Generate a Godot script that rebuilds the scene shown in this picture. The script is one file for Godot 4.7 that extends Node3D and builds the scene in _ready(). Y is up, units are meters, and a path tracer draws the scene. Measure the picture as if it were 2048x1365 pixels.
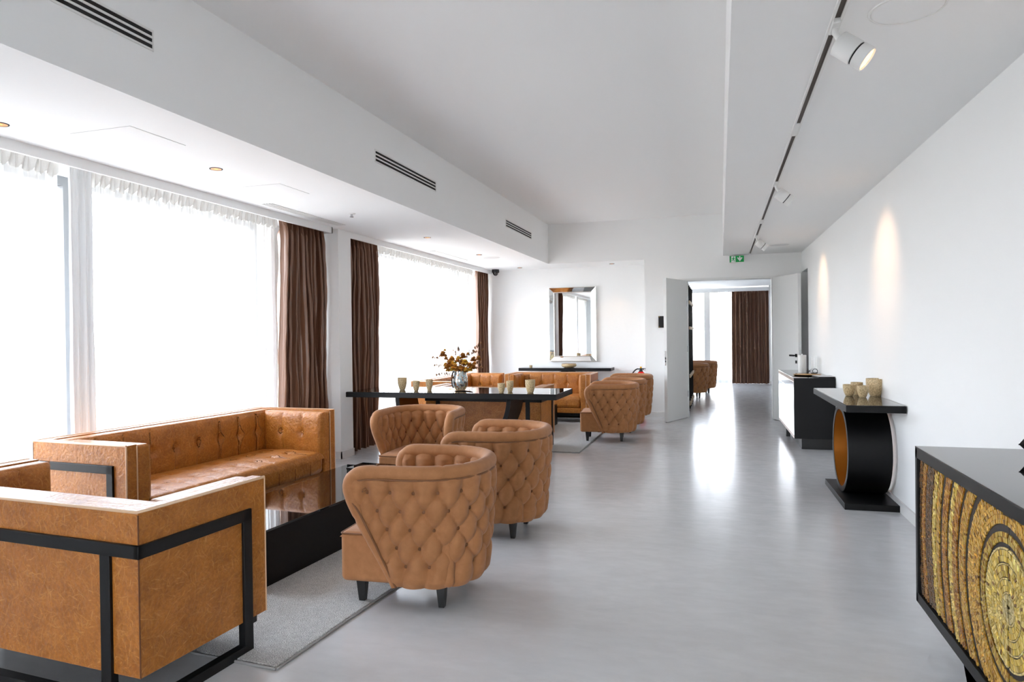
extends Node3D
# Hotel lounge: a bright white room with leather sofas, tufted tub chairs, black tables and sheer-curtained windows.

const END := -11.76      # face of the end wall
const LOW := 2.668       # low ceilings
const HIGH := 3.365      # high ceiling
var M := {}
var used := {}
var rng := RandomNumberGenerator.new()

func _ready():
	rng.seed = 7
	# ---- camera
	var cam := Camera3D.new()
	cam.name = "camera"
	cam.position = Vector3(0, 1.4, 0)
	cam.rotation_order = EULER_ORDER_YXZ
	cam.rotation_degrees = Vector3(-0.4196, 16.977, -0.7488)
	cam.fov = rad_to_deg(2.0 * atan(682.5 / 1365.0))
	cam.near = 0.05
	cam.far = 200.0
	add_child(cam)
	cam.current = true
	# ---- sky, exposure
	var sm := ProceduralSkyMaterial.new()
	sm.sky_top_color = Color(0.86, 0.92, 1.0)
	sm.sky_horizon_color = Color(1.0, 1.0, 1.0)
	sm.sky_curve = 0.15
	sm.ground_bottom_color = Color(0.55, 0.55, 0.545)
	sm.ground_horizon_color = Color(0.72, 0.72, 0.72)
	sm.sun_angle_max = 1.0
	var env := Environment.new()
	env.background_mode = Environment.BG_SKY
	env.sky = Sky.new()
	env.sky.sky_material = sm
	env.background_energy_multiplier = 16.0
	env.tonemap_mode = Environment.TONE_MAPPER_LINEAR
	env.tonemap_exposure = 1.14
	env.sdfgi_enabled = true
	env.ssao_enabled = true
	env.ssil_enabled = true
	var we := WorldEnvironment.new()
	we.name = "world_environment"
	we.environment = env
	add_child(we)
	# ---- scene
	materials()
	room()
	far_room()
	curtains()
	ceiling_things()
	lounge_near()
	lounge_far()
	bar()
	right_side()
	alcove_things()
	door_things()

# ======================================================== helpers
class MB:
	var v := PackedVector3Array()
	var n := PackedVector3Array()
	var c := PackedColorArray()
	var i := PackedInt32Array()
	var tint := Color.WHITE
	var colored := false

	func vert(p: Vector3, nn: Vector3) -> int:
		v.append(p)
		n.append(nn)
		c.append(tint)
		return v.size() - 1

	func tri(a: int, b: int, d: int):
		var g := (v[b] - v[a]).cross(v[d] - v[a])
		if g.dot(n[a] + n[b] + n[d]) > 0.0:
			i.append_array([a, d, b])
		else:
			i.append_array([a, b, d])

	func quad(a: Vector3, b: Vector3, d: Vector3, e: Vector3, nn := Vector3.ZERO):
		if nn == Vector3.ZERO:
			nn = (b - a).cross(d - a).normalized()
		var k := vert(a, nn)
		vert(b, nn)
		vert(d, nn)
		vert(e, nn)
		tri(k, k + 1, k + 2)
		tri(k, k + 2, k + 3)

	func grid(pts: PackedVector3Array, nu: int, nv: int, wrap := false, out := Vector3.INF, given := PackedVector3Array()):
		# pts[j * nu + i]; smooth normals from neighbours, turned away from «out»
		var k := v.size()
		for b in nv:
			for a in nu:
				var a0 := a - 1
				var a1 := a + 1
				if wrap:
					a0 = (a - 1 + nu) % nu
					a1 = (a + 1) % nu
				else:
					a0 = maxi(a0, 0)
					a1 = mini(a1, nu - 1)
				var b0 := maxi(b - 1, 0)
				var b1 := mini(b + 1, nv - 1)
				var nn := (pts[b * nu + a1] - pts[b * nu + a0]).cross(pts[b1 * nu + a] - pts[b0 * nu + a])
				if nn.length_squared() < 1e-18:
					nn = Vector3.UP
				nn = nn.normalized()
				if given.size():
					nn = given[b * nu + a]
				if out != Vector3.INF and nn.dot(pts[b * nu + a] - out) < 0.0:
					nn = -nn
				vert(pts[b * nu + a], nn)
		var top := nu if wrap else nu - 1
		for b in nv - 1:
			for a in top:
				var p := k + b * nu + a
				var q := k + b * nu + (a + 1) % nu
				tri(p, q, q + nu)
				tri(p, q + nu, p + nu)

	func box(a: Vector3, b: Vector3):      # from corner to corner, sharp
		var lo := a.min(b)
		var hi := a.max(b)
		for ax in 3:
			for s in [0, 1]:
				var u := (ax + 1) % 3
				var w := (ax + 2) % 3
				var nn := Vector3.ZERO
				nn[ax] = 1.0 if s else -1.0
				var ps := []
				for q in [[0, 0], [1, 0], [1, 1], [0, 1]]:
					var p := Vector3.ZERO
					p[ax] = hi[ax] if s else lo[ax]
					p[u] = hi[u] if q[0] else lo[u]
					p[w] = hi[w] if q[1] else lo[w]
					ps.append(p)
				quad(ps[0], ps[1], ps[2], ps[3], nn)

	func rbox(a: Vector3, b: Vector3, r: float, k := 3):   # rounded edges
		var mid := (a + b) / 2.0
		var h := (a - b).abs() / 2.0
		r = minf(r, minf(h.x, minf(h.y, h.z)) * 0.999)
		for ax in 3:
			var u := (ax + 1) % 3
			var w := (ax + 2) % 3
			var cu := []
			var cw := []
			for t in k + 1:
				var e := r * (1.0 - tan((1.0 - float(t) / k) * PI / 4.0))
				cu.append(-h[u] + e)
				cw.append(-h[w] + e)
			for t in k + 1:
				cu.append(-cu[k - t])
				cw.append(-cw[k - t])
			for s in [-1.0, 1.0]:
				var base := v.size()
				for y in cw:
					for x in cu:
						var p := Vector3.ZERO
						p[ax] = s * h[ax]
						p[u] = x
						p[w] = y
						var inner := p.clamp(-h + Vector3.ONE * r, h - Vector3.ONE * r)
						var nn := (p - inner).normalized()
						vert(mid + inner + nn * r, nn)
				var cnt: int = cu.size()
				for y in cnt - 1:
					for x in cnt - 1:
						var q := base + y * cnt + x
						tri(q, q + 1, q + cnt + 1)
						tri(q, q + cnt + 1, q + cnt)

	func puff(a: Vector3, b: Vector3, r: float, axis: int, side: float, nu: int, nw: int, f: Callable):
		# a rounded box whose one face (axis, side) is a fine grid raised by f(u, w) along its normal
		rbox(a, b, r)
		var lo := a.min(b)
		var hi := a.max(b)
		var u := (axis + 1) % 3
		var w := (axis + 2) % 3
		var pts := PackedVector3Array()
		for y in nw:
			for x in nu:
				var p := Vector3.ZERO
				p[u] = lerpf(lo[u], hi[u], float(x) / (nu - 1))
				p[w] = lerpf(lo[w], hi[w], float(y) / (nw - 1))
				var e := minf(minf(p[u] - lo[u], hi[u] - p[u]), minf(p[w] - lo[w], hi[w] - p[w]))
				var fall := 1.0 - pow(1.0 - clampf(e / 0.05, 0.0, 1.0), 2.0)
				p[axis] = (hi[axis] if side > 0 else lo[axis]) + side * (f.call(p[u] - lo[u], p[w] - lo[w]) * fall - r * 0.9 * (1.0 - sqrt(fall)))
				pts.append(p)
		grid(pts, nu, nw, false, (lo + hi) / 2.0)

	func lathe(prof: Array, seg := 32, at := Vector3.ZERO, sx := 1.0):   # prof of Vector2(radius, height)
		var pts := PackedVector3Array()
		for p in prof:
			for s in seg:
				var t := TAU * s / seg
				pts.append(at + Vector3(cos(t) * p.x * sx, p.y, sin(t) * p.x))
		# one band between each pair of rings, so that edges stay crisp where the profile turns sharply
		for b in prof.size() - 1:
			var d0: Vector2 = (prof[b + 1] - prof[b]).normalized()
			var two := PackedVector3Array()
			var nor := PackedVector3Array()
			for e in 2:
				var d := d0
				var other := b + 2 if e == 1 else b - 1
				if other >= 0 and other < prof.size():
					var d1: Vector2 = ((prof[other] - prof[b + 1]) if e == 1 else (prof[b] - prof[other])).normalized()
					if d1.dot(d0) > 0.6:
						d = (d0 + d1).normalized()
				for s in seg:
					var t := TAU * s / seg
					two.append(pts[(b + e) * seg + s])
					nor.append(Vector3(cos(t) * d.y, -d.x, sin(t) * d.y).normalized())
			grid(two, seg, 2, true, Vector3.INF, nor)

	func tube(path: Array, r, seg := 8, cap := true):
		var m := path.size()
		var pts := PackedVector3Array()
		var side := Vector3.ZERO
		for k in m:
			var t: Vector3 = (path[mini(k + 1, m - 1)] - path[maxi(k - 1, 0)]).normalized()
			if side == Vector3.ZERO:
				side = t.cross(Vector3.UP if absf(t.y) < 0.9 else Vector3.RIGHT).normalized()
			side = (side - t * side.dot(t)).normalized()
			var up := side.cross(t)
			var rr: float = r[k] if r is Array else r
			for s in seg:
				var a := TAU * s / seg
				pts.append(path[k] + (side * cos(a) + up * sin(a)) * rr)
		var nor := PackedVector3Array()
		for k in m:
			for s in seg:
				nor.append((pts[k * seg + s] - path[k]).normalized())
		grid(pts, seg, m, true, Vector3.INF, nor)
		if cap:
			for e in [0, m - 1]:
				var t: Vector3 = (path[mini(e + 1, m - 1)] - path[maxi(e - 1, 0)]).normalized() * (-1.0 if e == 0 else 1.0)
				var ce := vert(path[e], t)
				var k2 := v.size()
				for s in seg:
					vert(pts[e * seg + s], t)
				for s in seg:
					tri(ce, k2 + s, k2 + (s + 1) % seg)

	func ball(at: Vector3, r: Vector3, seg := 12):
		var pts := PackedVector3Array()
		var nor := PackedVector3Array()
		var rows := seg / 2 + 1
		for b in rows:
			var el := -PI / 2 + PI * b / (rows - 1)
			for s in seg:
				var t := TAU * s / seg
				var u := Vector3(cos(t) * cos(el), sin(el), sin(t) * cos(el))
				pts.append(at + u * r)
				nor.append((u / r).normalized())
		grid(pts, seg, rows, true, Vector3.INF, nor)

	func prism(poly: PackedVector2Array, z0: float, z1: float):   # outline in x, y pushed along z
		var ids := Geometry2D.triangulate_polygon(poly)
		for z in [z0, z1]:
			var nn := Vector3(0, 0, signf(z - (z0 + z1) / 2.0))
			var k := v.size()
			for p in poly:
				vert(Vector3(p.x, p.y, z), nn)
			for t in range(0, ids.size(), 3):
				tri(k + ids[t], k + ids[t + 1], k + ids[t + 2])
		var cw := Geometry2D.is_polygon_clockwise(poly)
		for q in poly.size():
			var a := poly[q]
			var b := poly[(q + 1) % poly.size()]
			var e := b - a
			var nn := Vector3(e.y, -e.x, 0).normalized() * (-1.0 if cw else 1.0)
			quad(Vector3(a.x, a.y, z0), Vector3(b.x, b.y, z0), Vector3(b.x, b.y, z1), Vector3(a.x, a.y, z1), nn)

	func moved(t: Transform3D, from := 0) -> void:
		for q in range(from, v.size()):
			v[q] = t * v[q]
			n[q] = (t.basis * n[q]).normalized()

	func mesh() -> ArrayMesh:
		var arr := []
		arr.resize(Mesh.ARRAY_MAX)
		arr[Mesh.ARRAY_VERTEX] = v
		arr[Mesh.ARRAY_NORMAL] = n
		if colored:
			arr[Mesh.ARRAY_COLOR] = c
		arr[Mesh.ARRAY_INDEX] = i
		var m := ArrayMesh.new()
		m.add_surface_from_arrays(Mesh.PRIMITIVE_TRIANGLES, arr)
		return m

func numbered(called: String) -> String:
	var k: int = used.get(called, 0)
	used[called] = k + 1
	return called if k == 0 else "%s_%03d" % [called, k]

func obj(called: String, mb, mat: Material, parent: Node = null) -> MeshInstance3D:
	var o := MeshInstance3D.new()
	o.name = called if parent else numbered(called)
	o.mesh = mb.mesh() if mb is MB else mb
	o.material_override = mat
	(parent if parent else self).add_child(o, true)
	return o

func tag(o: Node, label: String, category: String, group := ""):
	o.set_meta("label", label)
	o.set_meta("category", category)
	if group:
		o.set_meta("group", group)
	return o

func thing(called: String, label: String, category: String, at := Vector3.ZERO, turn := 0.0, group := "") -> Node3D:
	var o := Node3D.new()
	o.name = numbered(called)
	add_child(o)
	o.position = at
	o.rotation.y = turn
	return tag(o, label, category, group)

func dup(root: Node3D, base: String, label: String, at: Vector3, turn: float) -> Node3D:
	var r: Node3D = root.duplicate()
	r.name = numbered(base)
	add_child(r)
	r.position = at
	r.rotation.y = turn
	r.set_meta("label", label)
	return r

func struct(called: String, mb: MB, mat: Material, parent: Node = null) -> MeshInstance3D:
	var o := obj(called, mb, mat, parent)
	if parent == null:
		o.set_meta("kind", "structure")
	return o

func slab(a: Vector3, b: Vector3) -> MB:
	var m := MB.new()
	m.box(a, b)
	return m

func rslab(a: Vector3, b: Vector3, r: float) -> MB:
	var m := MB.new()
	m.rbox(a, b, r)
	return m

func yaw_of(f: Vector3) -> float:
	return atan2(f.x, f.z)

const PHI := 0.0645772    # the near seating group stands turned by 3.7 degrees
func g1(r: float, y: float, d: float) -> Vector3:
	return Vector3(-2.018 + r * cos(PHI) + d * sin(PHI), y, -2.592 + r * sin(PHI) - d * cos(PHI))
func g1dir(r: float, d: float) -> Vector3:
	return Vector3(r * cos(PHI) + d * sin(PHI), 0, r * sin(PHI) - d * cos(PHI))

# ======================================================== materials
func mat(called: String, color: Color, rough := 0.6, metal := 0.0) -> StandardMaterial3D:
	var m := StandardMaterial3D.new()
	m.resource_name = called
	m.albedo_color = color
	m.roughness = rough
	m.metallic = metal
	M[called] = m
	return m

func noise(type: int, freq: float, sd: int, oct := 4, warp := 0.0) -> FastNoiseLite:
	var f := FastNoiseLite.new()
	f.noise_type = type
	f.frequency = freq
	f.seed = sd
	f.fractal_octaves = oct
	f.fractal_type = FastNoiseLite.FRACTAL_FBM
	if warp > 0.0:
		f.domain_warp_enabled = true
		f.domain_warp_amplitude = warp
		f.domain_warp_frequency = freq * 1.5
	return f

func gray(f: FastNoiseLite, size: int) -> PackedByteArray:
	var im := f.get_seamless_image(size, size, false, false, 0.15, true)
	im.convert(Image.FORMAT_L8)
	return im.get_data()

func paint(size: int, layers: Array, pick: Callable) -> ImageTexture:
	var im := Image.create(size, size, false, Image.FORMAT_RGB8)
	var data := PackedByteArray()
	data.resize(size * size * 3)
	var k := layers.size()
	var x := []
	x.resize(k)
	for p in size * size:
		for q in k:
			x[q] = layers[q][p] / 255.0
		var c: Color = pick.call(x)
		data[p * 3] = int(clampf(c.r, 0, 1) * 255.0)
		data[p * 3 + 1] = int(clampf(c.g, 0, 1) * 255.0)
		data[p * 3 + 2] = int(clampf(c.b, 0, 1) * 255.0)
	im.set_data(size, size, false, Image.FORMAT_RGB8, data)
	return ImageTexture.create_from_image(im)

func scratches(N: int, count: int, sd: int) -> PackedByteArray:
	# pale pull-up marks of waxed hide: short curved strokes of many widths
	var r := RandomNumberGenerator.new()
	r.seed = sd
	var buf := PackedFloat32Array()
	buf.resize(N * N)
	for k in count:
		var x := r.randf() * N
		var y := r.randf() * N
		var a := r.randf() * TAU
		var c := r.randf_range(-0.018, 0.018)
		var L := int(lerpf(8.0, 75.0, pow(r.randf(), 1.7)))
		var st := r.randf_range(0.1, 0.85) * (0.5 if r.randf() < 0.5 else 1.0)
		var wide := 1 + int(r.randf() * r.randf() * 4.0)
		for q in L:
			x += cos(a)
			y += sin(a)
			a += c + r.randf_range(-0.1, 0.1)
			var e := st * sin(PI * (q + 0.5) / L) * r.randf_range(0.6, 1.0)
			for o in wide + 1:
				var ix := posmod(int(x - sin(a) * o), N)
				var iy := posmod(int(y + cos(a) * o), N)
				var f := e * (0.45 if o == wide else 1.0)
				if buf[iy * N + ix] < f:
					buf[iy * N + ix] = f
	var b := PackedByteArray()
	b.resize(N * N)
	for k in N * N:
		b[k] = int(buf[k] * 255.0)
	return b

func bump_tex(f: FastNoiseLite, size: int, strength: float) -> ImageTexture:
	var im := f.get_seamless_image(size, size, false, false, 0.15, true)
	im.convert(Image.FORMAT_RGBA8)
	im.bump_map_to_normal_map(strength)
	return ImageTexture.create_from_image(im)

func tri_map(m: StandardMaterial3D, scale: Vector3, world := false):
	m.uv1_triplanar = true
	m.uv1_world_triplanar = world
	m.uv1_scale = scale
	m.uv1_triplanar_sharpness = 6.0

func materials():
	mat("white paint", Color(0.978, 0.982, 0.98), 0.75)
	mat("ceiling paint", Color(0.978, 0.98, 0.978), 0.85)
	mat("door paint", Color(0.93, 0.935, 0.93), 0.45)
	mat("skirting", Color(0.9, 0.895, 0.885), 0.5)
	mat("white metal", Color(0.92, 0.92, 0.91), 0.35)
	mat("black slot", Color(0.03, 0.03, 0.03), 0.7)
	mat("seam gray", Color(0.72, 0.72, 0.72), 0.8)
	mat("speaker gray", Color(0.88, 0.88, 0.88), 0.8)
	var bm := mat("black metal", Color(0.032, 0.034, 0.042), 0.48)
	bm.metallic_specular = 0.4
	var bw := mat("black wood", Color(0.028, 0.028, 0.033), 0.45)
	bw.metallic_specular = 0.36
	mat("leg wood", Color(0.03, 0.028, 0.028), 0.45)
	mat("underside", Color(0.05, 0.045, 0.04), 0.9)
	var g := mat("black glass", Color(0.018, 0.018, 0.02), 0.03)
	g.metallic_specular = 0.75
	mat("steel", Color(0.75, 0.75, 0.76), 0.25, 1.0)
	mat("mirror", Color(0.93, 0.94, 0.94), 0.012, 1.0)
	mat("silver bead", Color(0.93, 0.92, 0.9), 0.22, 1.0)
	mat("bronze", Color(0.62, 0.5, 0.42), 0.3, 1.0)
	mat("mirror door", Color(0.93, 0.92, 0.92), 0.09, 1.0)
	var gd := mat("gold lacquer", Color(0.66, 0.4, 0.1), 0.38, 0.55)
	gd.metallic_specular = 0.5
	mat("gold", Color(0.86, 0.62, 0.2), 0.25, 1.0)
	mat("amber reflector", Color(0.85, 0.5, 0.12), 0.35, 0.6)
	mat("red enamel", Color(0.85, 0.03, 0.03), 0.25)
	mat("brass", Color(0.8, 0.6, 0.2), 0.3, 1.0)
	mat("rubber", Color(0.03, 0.03, 0.035), 0.6)
	mat("sign green", Color(0.0, 0.68, 0.33), 0.4)
	mat("sign white", Color(0.95, 0.97, 0.96), 0.4)
	mat("paper white", Color(0.93, 0.93, 0.92), 0.8)
	mat("piping pale", Color(0.88, 0.74, 0.6), 0.4)
	mat("rug binding", Color(0.6, 0.59, 0.58), 0.9)
	mat("thread", Color(0.4, 0.22, 0.09), 0.6)
	mat("stem", Color(0.36, 0.24, 0.13), 0.8)
	mat("tan shelf", Color(0.82, 0.72, 0.58), 0.5)
	# lamps
	var l := mat("lamp glow", Color(1, 0.9, 0.78), 0.5)
	l.emission_enabled = true
	l.emission = Color(1.0, 0.82, 0.6)
	l.emission_energy_multiplier = 1.6
	l = mat("amber lamp glow", Color(1, 0.7, 0.3), 0.5)
	l.emission_enabled = true
	l.emission = Color(1.0, 0.66, 0.2)
	l.emission_energy_multiplier = 0.8
	# resin floor
	var fl := mat("resin floor", Color(1, 1, 1), 0.27)
	fl.metallic_specular = 0.6
	var a := gray(noise(FastNoiseLite.TYPE_SIMPLEX_SMOOTH, 0.012, 3, 5, 40.0), 512)
	var b := gray(noise(FastNoiseLite.TYPE_SIMPLEX_SMOOTH, 0.05, 9, 4, 20.0), 512)
	fl.albedo_texture = paint(512, [a, b], func(x): 
		var t: float = 0.83 + 0.04 * (x[0] - 0.5) + 0.03 * (x[1] - 0.5)
		return Color(t, t, t * 1.006))
	fl.roughness_texture = paint(512, [b, a], func(x): 
		var t: float = 0.75 + 0.35 * (x[0] - 0.4)
		return Color(t, t, t))
	tri_map(fl, Vector3(0.22, 0.3, 0.5), true)
	# leather: tan orange with a net of pale scratches
	var le := mat("tan leather", Color(1, 1, 1), 0.42)
	var blot := gray(noise(FastNoiseLite.TYPE_SIMPLEX_SMOOTH, 0.008, 8, 4, 20.0), 1024)
	var fine := gray(noise(FastNoiseLite.TYPE_SIMPLEX, 0.05, 5, 4, 15.0), 1024)
	le.albedo_texture = paint(1024, [scratches(1024, 9500, 77), blot, fine], func(x):
		var base := Color(0.56, 0.32, 0.08).lerp(Color(0.755, 0.475, 0.18), clampf(0.6 * x[1] + 0.55 * x[2] - 0.1, 0.0, 1.0))
		return base.lerp(Color(0.88, 0.68, 0.43), x[0] * 0.75))
	le.normal_enabled = true
	le.normal_texture = bump_tex(noise(FastNoiseLite.TYPE_SIMPLEX, 0.06, 15, 4, 10.0), 512, 3.0)
	le.normal_scale = 0.35
	tri_map(le, Vector3(0.8, 0.8, 0.8))
	# velvet-like nubuck of the tub chairs
	var su := mat("brown nubuck", Color(1, 1, 1), 0.72)
	su.albedo_texture = paint(512, [gray(noise(FastNoiseLite.TYPE_SIMPLEX_SMOOTH, 0.02, 31, 5, 25.0), 512), gray(noise(FastNoiseLite.TYPE_SIMPLEX, 0.15, 32, 3), 512)], func(x):
		return Color(0.62, 0.41, 0.24).lerp(Color(0.7, 0.48, 0.295), clampf(0.8 * x[0] + 0.2 * x[1], 0.0, 1.0)))
	su.rim_enabled = true
	su.rim = 0.25
	su.rim_tint = 0.6
	tri_map(su, Vector3(1.6, 1.6, 1.6))
	var bt := mat("button nubuck", Color(0.48, 0.31, 0.18), 0.6)
	bt.metallic_specular = 0.5
	# rug
	var ru := mat("gray rug pile", Color(1, 1, 1), 0.95)
	ru.albedo_texture = paint(512, [gray(noise(FastNoiseLite.TYPE_SIMPLEX, 0.12, 41, 3), 512), gray(noise(FastNoiseLite.TYPE_SIMPLEX_SMOOTH, 0.02, 42, 3), 512)], func(x):
		var t: float = 0.79 + 0.5 * (x[0] - 0.5) + 0.08 * (x[1] - 0.5)
		return Color(t, t * 0.995, t * 0.985))
	ru.normal_enabled = true
	ru.normal_texture = bump_tex(noise(FastNoiseLite.TYPE_SIMPLEX, 0.12, 41, 3), 512, 6.0)
	ru.normal_scale = 1.0
	tri_map(ru, Vector3(2.2, 2.2, 2.2))
	# curtains
	var cu := mat("brown satin", Color(0.47, 0.325, 0.235), 0.36)
	cu.metallic_specular = 0.6
	cu.rim_enabled = true
	cu.rim = 0.2
	cu.backlight_enabled = true
	cu.backlight = Color(0.06, 0.04, 0.03)
	var sh := mat("sheer voile", Color(0.96, 0.96, 0.955, 0.5), 0.9)
	sh.transparency = BaseMaterial3D.TRANSPARENCY_ALPHA
	sh.backlight_enabled = true
	sh.backlight = Color(0.5, 0.5, 0.5)
	var gv := mat("gathered voile", Color(0.95, 0.955, 0.96), 0.9)
	gv.backlight_enabled = true
	gv.backlight = Color(0.24, 0.24, 0.24)
	var hc := mat("heading cloth", Color(0.95, 0.945, 0.935), 0.9)
	hc.backlight_enabled = true
	hc.backlight = Color(0.16, 0.16, 0.16)
	var gl := mat("window glass", Color(0.95, 0.98, 0.98, 0.06), 0.0)
	gl.transparency = BaseMaterial3D.TRANSPARENCY_ALPHA
	var cg := mat("clear glass", Color(0.97, 0.99, 0.99, 0.12), 0.02)
	cg.transparency = BaseMaterial3D.TRANSPARENCY_ALPHA
	mat("window frame", Color(0.45, 0.46, 0.47), 0.5)
	# ceramics
	var ce := mat("speckled stoneware", Color(1, 1, 1), 0.32)
	ce.albedo_texture = paint(256, [gray(noise(FastNoiseLite.TYPE_SIMPLEX, 0.05, 51, 4, 20.0), 256), gray(noise(FastNoiseLite.TYPE_CELLULAR, 0.08, 52, 2, 10.0), 256)], func(x):
		var k := Color(0.7, 0.61, 0.46).lerp(Color(0.87, 0.78, 0.61), smoothstep(0.2, 0.8, x[0]))
		return k.lerp(Color(0.6, 0.38, 0.24), 0.4 * smoothstep(0.6, 0.95, x[1])))
	tri_map(ce, Vector3(5, 5, 5))
	var va := mat("lustre glaze", Color(1, 1, 1), 0.16, 0.55)
	va.albedo_texture = paint(256, [gray(noise(FastNoiseLite.TYPE_SIMPLEX_SMOOTH, 0.02, 61, 4, 30.0), 256), gray(noise(FastNoiseLite.TYPE_SIMPLEX_SMOOTH, 0.03, 62, 3, 20.0), 256)], func(x):
		var k := Color(0.55, 0.65, 0.7).lerp(Color(0.86, 0.88, 0.86), smoothstep(0.3, 0.6, x[0]))
		k = k.lerp(Color(0.62, 0.4, 0.25), smoothstep(0.58, 0.72, x[1]))
		return k.lerp(Color(0.25, 0.3, 0.36), smoothstep(0.62, 0.8, x[0])))
	tri_map(va, Vector3(3, 2.2, 3))
	var chip := mat("shell mosaic", Color(1, 1, 1), 0.3)
	chip.vertex_color_use_as_albedo = true
	chip.metallic_specular = 0.4
	mat("mosaic bed", Color(0.1, 0.065, 0.05), 0.5)
	var pet := mat("dried petals", Color(1, 1, 1), 0.8)
	pet.vertex_color_use_as_albedo = true
	pet.backlight_enabled = true
	pet.backlight = Color(0.7, 0.7, 0.7)

# ======================================================== the room
func room():
	var W: Material = M["white paint"]
	var C: Material = M["ceiling paint"]
	struct("floor", slab(Vector3(-5.2, -0.2, -20.4), Vector3(3.4, 0, 5.6)), M["resin floor"])
	# ceilings: low strip along the windows with the duct face, the high field, the low strip on the right
	var m := MB.new()
	m.box(Vector3(-4.95, LOW, -12.8), Vector3(-2.9, 3.7, 5.6))
	struct("ceiling", m, C)
	m = MB.new()
	m.box(Vector3(-2.9, HIGH, END), Vector3(0.055, 3.7, 5.6))
	struct("ceiling", m, C)
	m = MB.new()
	m.box(Vector3(0.055, LOW + 0.007, END), Vector3(2.0, 3.7, 5.6))
	struct("ceiling", m, C)
	m = MB.new()
	m.box(Vector3(-2.9, LOW, -12.8), Vector3(-1.22, 3.7, END))   # beam over the alcove, its underside the alcove ceiling
	struct("ceiling", m, W)
	# right wall, very slightly turned, with the pocket for the door leaf
	m = MB.new()
	var far := Vector3(1.25, 0, END)
	var near := Vector3(1.468, 0, 5.6)
	var t := (far - near) / (far.z - near.z)
	var edge := near + t * (-11.05 - near.z)
	for q in [[near, edge, 0.0, LOW + 0.3], [edge, far, 2.36, LOW + 0.3]]:
		var p: Vector3 = q[0]
		var e: Vector3 = q[1]
		var o := Vector3(0.25, 0, 0)
		var lo := Vector3(0, q[2], 0)
		var hi := Vector3(0, q[3], 0)
		m.quad(p + lo, e + lo, e + hi, p + hi, Vector3(-1, 0, t.x).normalized())
		m.quad(p + lo + o, e + lo + o, e + hi + o, p + hi + o, Vector3(1, 0, 0))
		m.quad(p + lo, e + lo, e + lo + o, p + lo + o, Vector3(0, -1, 0))
		m.quad(p + hi, e + hi, e + hi + o, p + hi + o, Vector3(0, 1, 0))
		m.quad(p + lo, p + hi, p + hi + o, p + lo + o, Vector3(0, 0, 1))
		m.quad(e + lo, e + hi, e + hi + o, e + lo + o, Vector3(0, 0, -1))
	m.box(Vector3(1.36, 0, -11.05), Vector3(1.6, 2.36, END))
	struct("wall_right", m, W)
	m = MB.new()
	var bo := Vector3(-0.014, 0, 0)
	m.quad(near + bo, edge + bo, edge + bo + Vector3(0, 0.085, 0), near + bo + Vector3(0, 0.085, 0), Vector3(-1, 0, 0))
	m.quad(near + bo + Vector3(0, 0.085, 0), edge + bo + Vector3(0, 0.085, 0), edge + Vector3(0.01, 0.085, 0), near + Vector3(0.01, 0.085, 0), Vector3.UP)
	m.quad(edge + bo, edge + Vector3(0.01, 0, 0), edge + Vector3(0.01, 0.085, 0), edge + bo + Vector3(0, 0.085, 0), Vector3(0, 0, -1))
	struct("baseboard_right", m, M["skirting"])
	# end wall with the doorway, the return of the alcove and the alcove's back wall
	m = MB.new()
	m.box(Vector3(-1.22, 0, END), Vector3(-0.535, LOW, END - 0.2))
	m.box(Vector3(-0.535, 2.315, END), Vector3(0.815, LOW + 0.9, END - 0.2))
	m.box(Vector3(0.815, 0, END), Vector3(1.6, LOW + 0.9, END - 0.2))
	m.box(Vector3(-1.22, LOW, END), Vector3(-0.535, LOW + 0.9, END - 0.2))
	m.box(Vector3(-1.22, 0, END - 0.2), Vector3(-1.1, LOW + 0.9, -12.8))
	struct("wall_end", m, W)
	struct("baseboard_end", slab(Vector3(-1.22, 0, END), Vector3(-0.575, 0.085, END + 0.014)), M["skirting"])
	struct("wall_alcove", slab(Vector3(-4.95, 0, -12.6), Vector3(-1.1, LOW + 0.3, -12.8)), W)
	struct("baseboard_alcove", slab(Vector3(-4.3, 0, -12.6), Vector3(-1.22, 0.085, -12.586)), M["skirting"])
	# wall behind the camera
	m = MB.new()
	m.box(Vector3(-5.2, 0, 5.4), Vector3(-2.4, 3.7, 5.6))
	m.box(Vector3(0.2, 0, 5.4), Vector3(2.0, 3.7, 5.6))
	m.box(Vector3(-2.4, 2.4, 5.4), Vector3(0.2, 3.7, 5.6))
	struct("wall_back", m, W)
	var bw := Node3D.new()
	bw.name = "window_4"
	bw.set_meta("kind", "structure")
	add_child(bw)
	m = MB.new()
	for x in [-2.4, -1.135, 0.13]:
		m.box(Vector3(x, 0, 5.46), Vector3(x + 0.07, 2.4, 5.54))
	m.box(Vector3(-2.4, 2.33, 5.46), Vector3(0.2, 2.4, 5.54))
	m.box(Vector3(-2.4, 0, 5.46), Vector3(0.2, 0.07, 5.54))
	obj("window_frame", m, M["window frame"], bw)
	for x in [-2.33, -1.065]:
		m = MB.new()
		m.quad(Vector3(x, 0.07, 5.5), Vector3(x + 1.195, 0.07, 5.5), Vector3(x + 1.195, 2.33, 5.5), Vector3(x, 2.33, 5.5), Vector3(0, 0, -1))
		obj("pane", m, M["window glass"], bw)
	# window wall
	m = MB.new()
	for z in [[5.6, -2.2], [-6.3, -7.85], [-12.3, -12.8]]:
		m.box(Vector3(-4.95, 0, z[0]), Vector3(-4.72, LOW, z[1]))
	m.box(Vector3(-4.95, 0, 5.6), Vector3(-4.72, 0.06, -12.8))
	struct("wall_left", m, W)
	m = MB.new()
	m.box(Vector3(-4.72, 0, -6.973), Vector3(-4.215, LOW, -7.25))
	struct("wall_pillar", m, W)
	m = MB.new()
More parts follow.
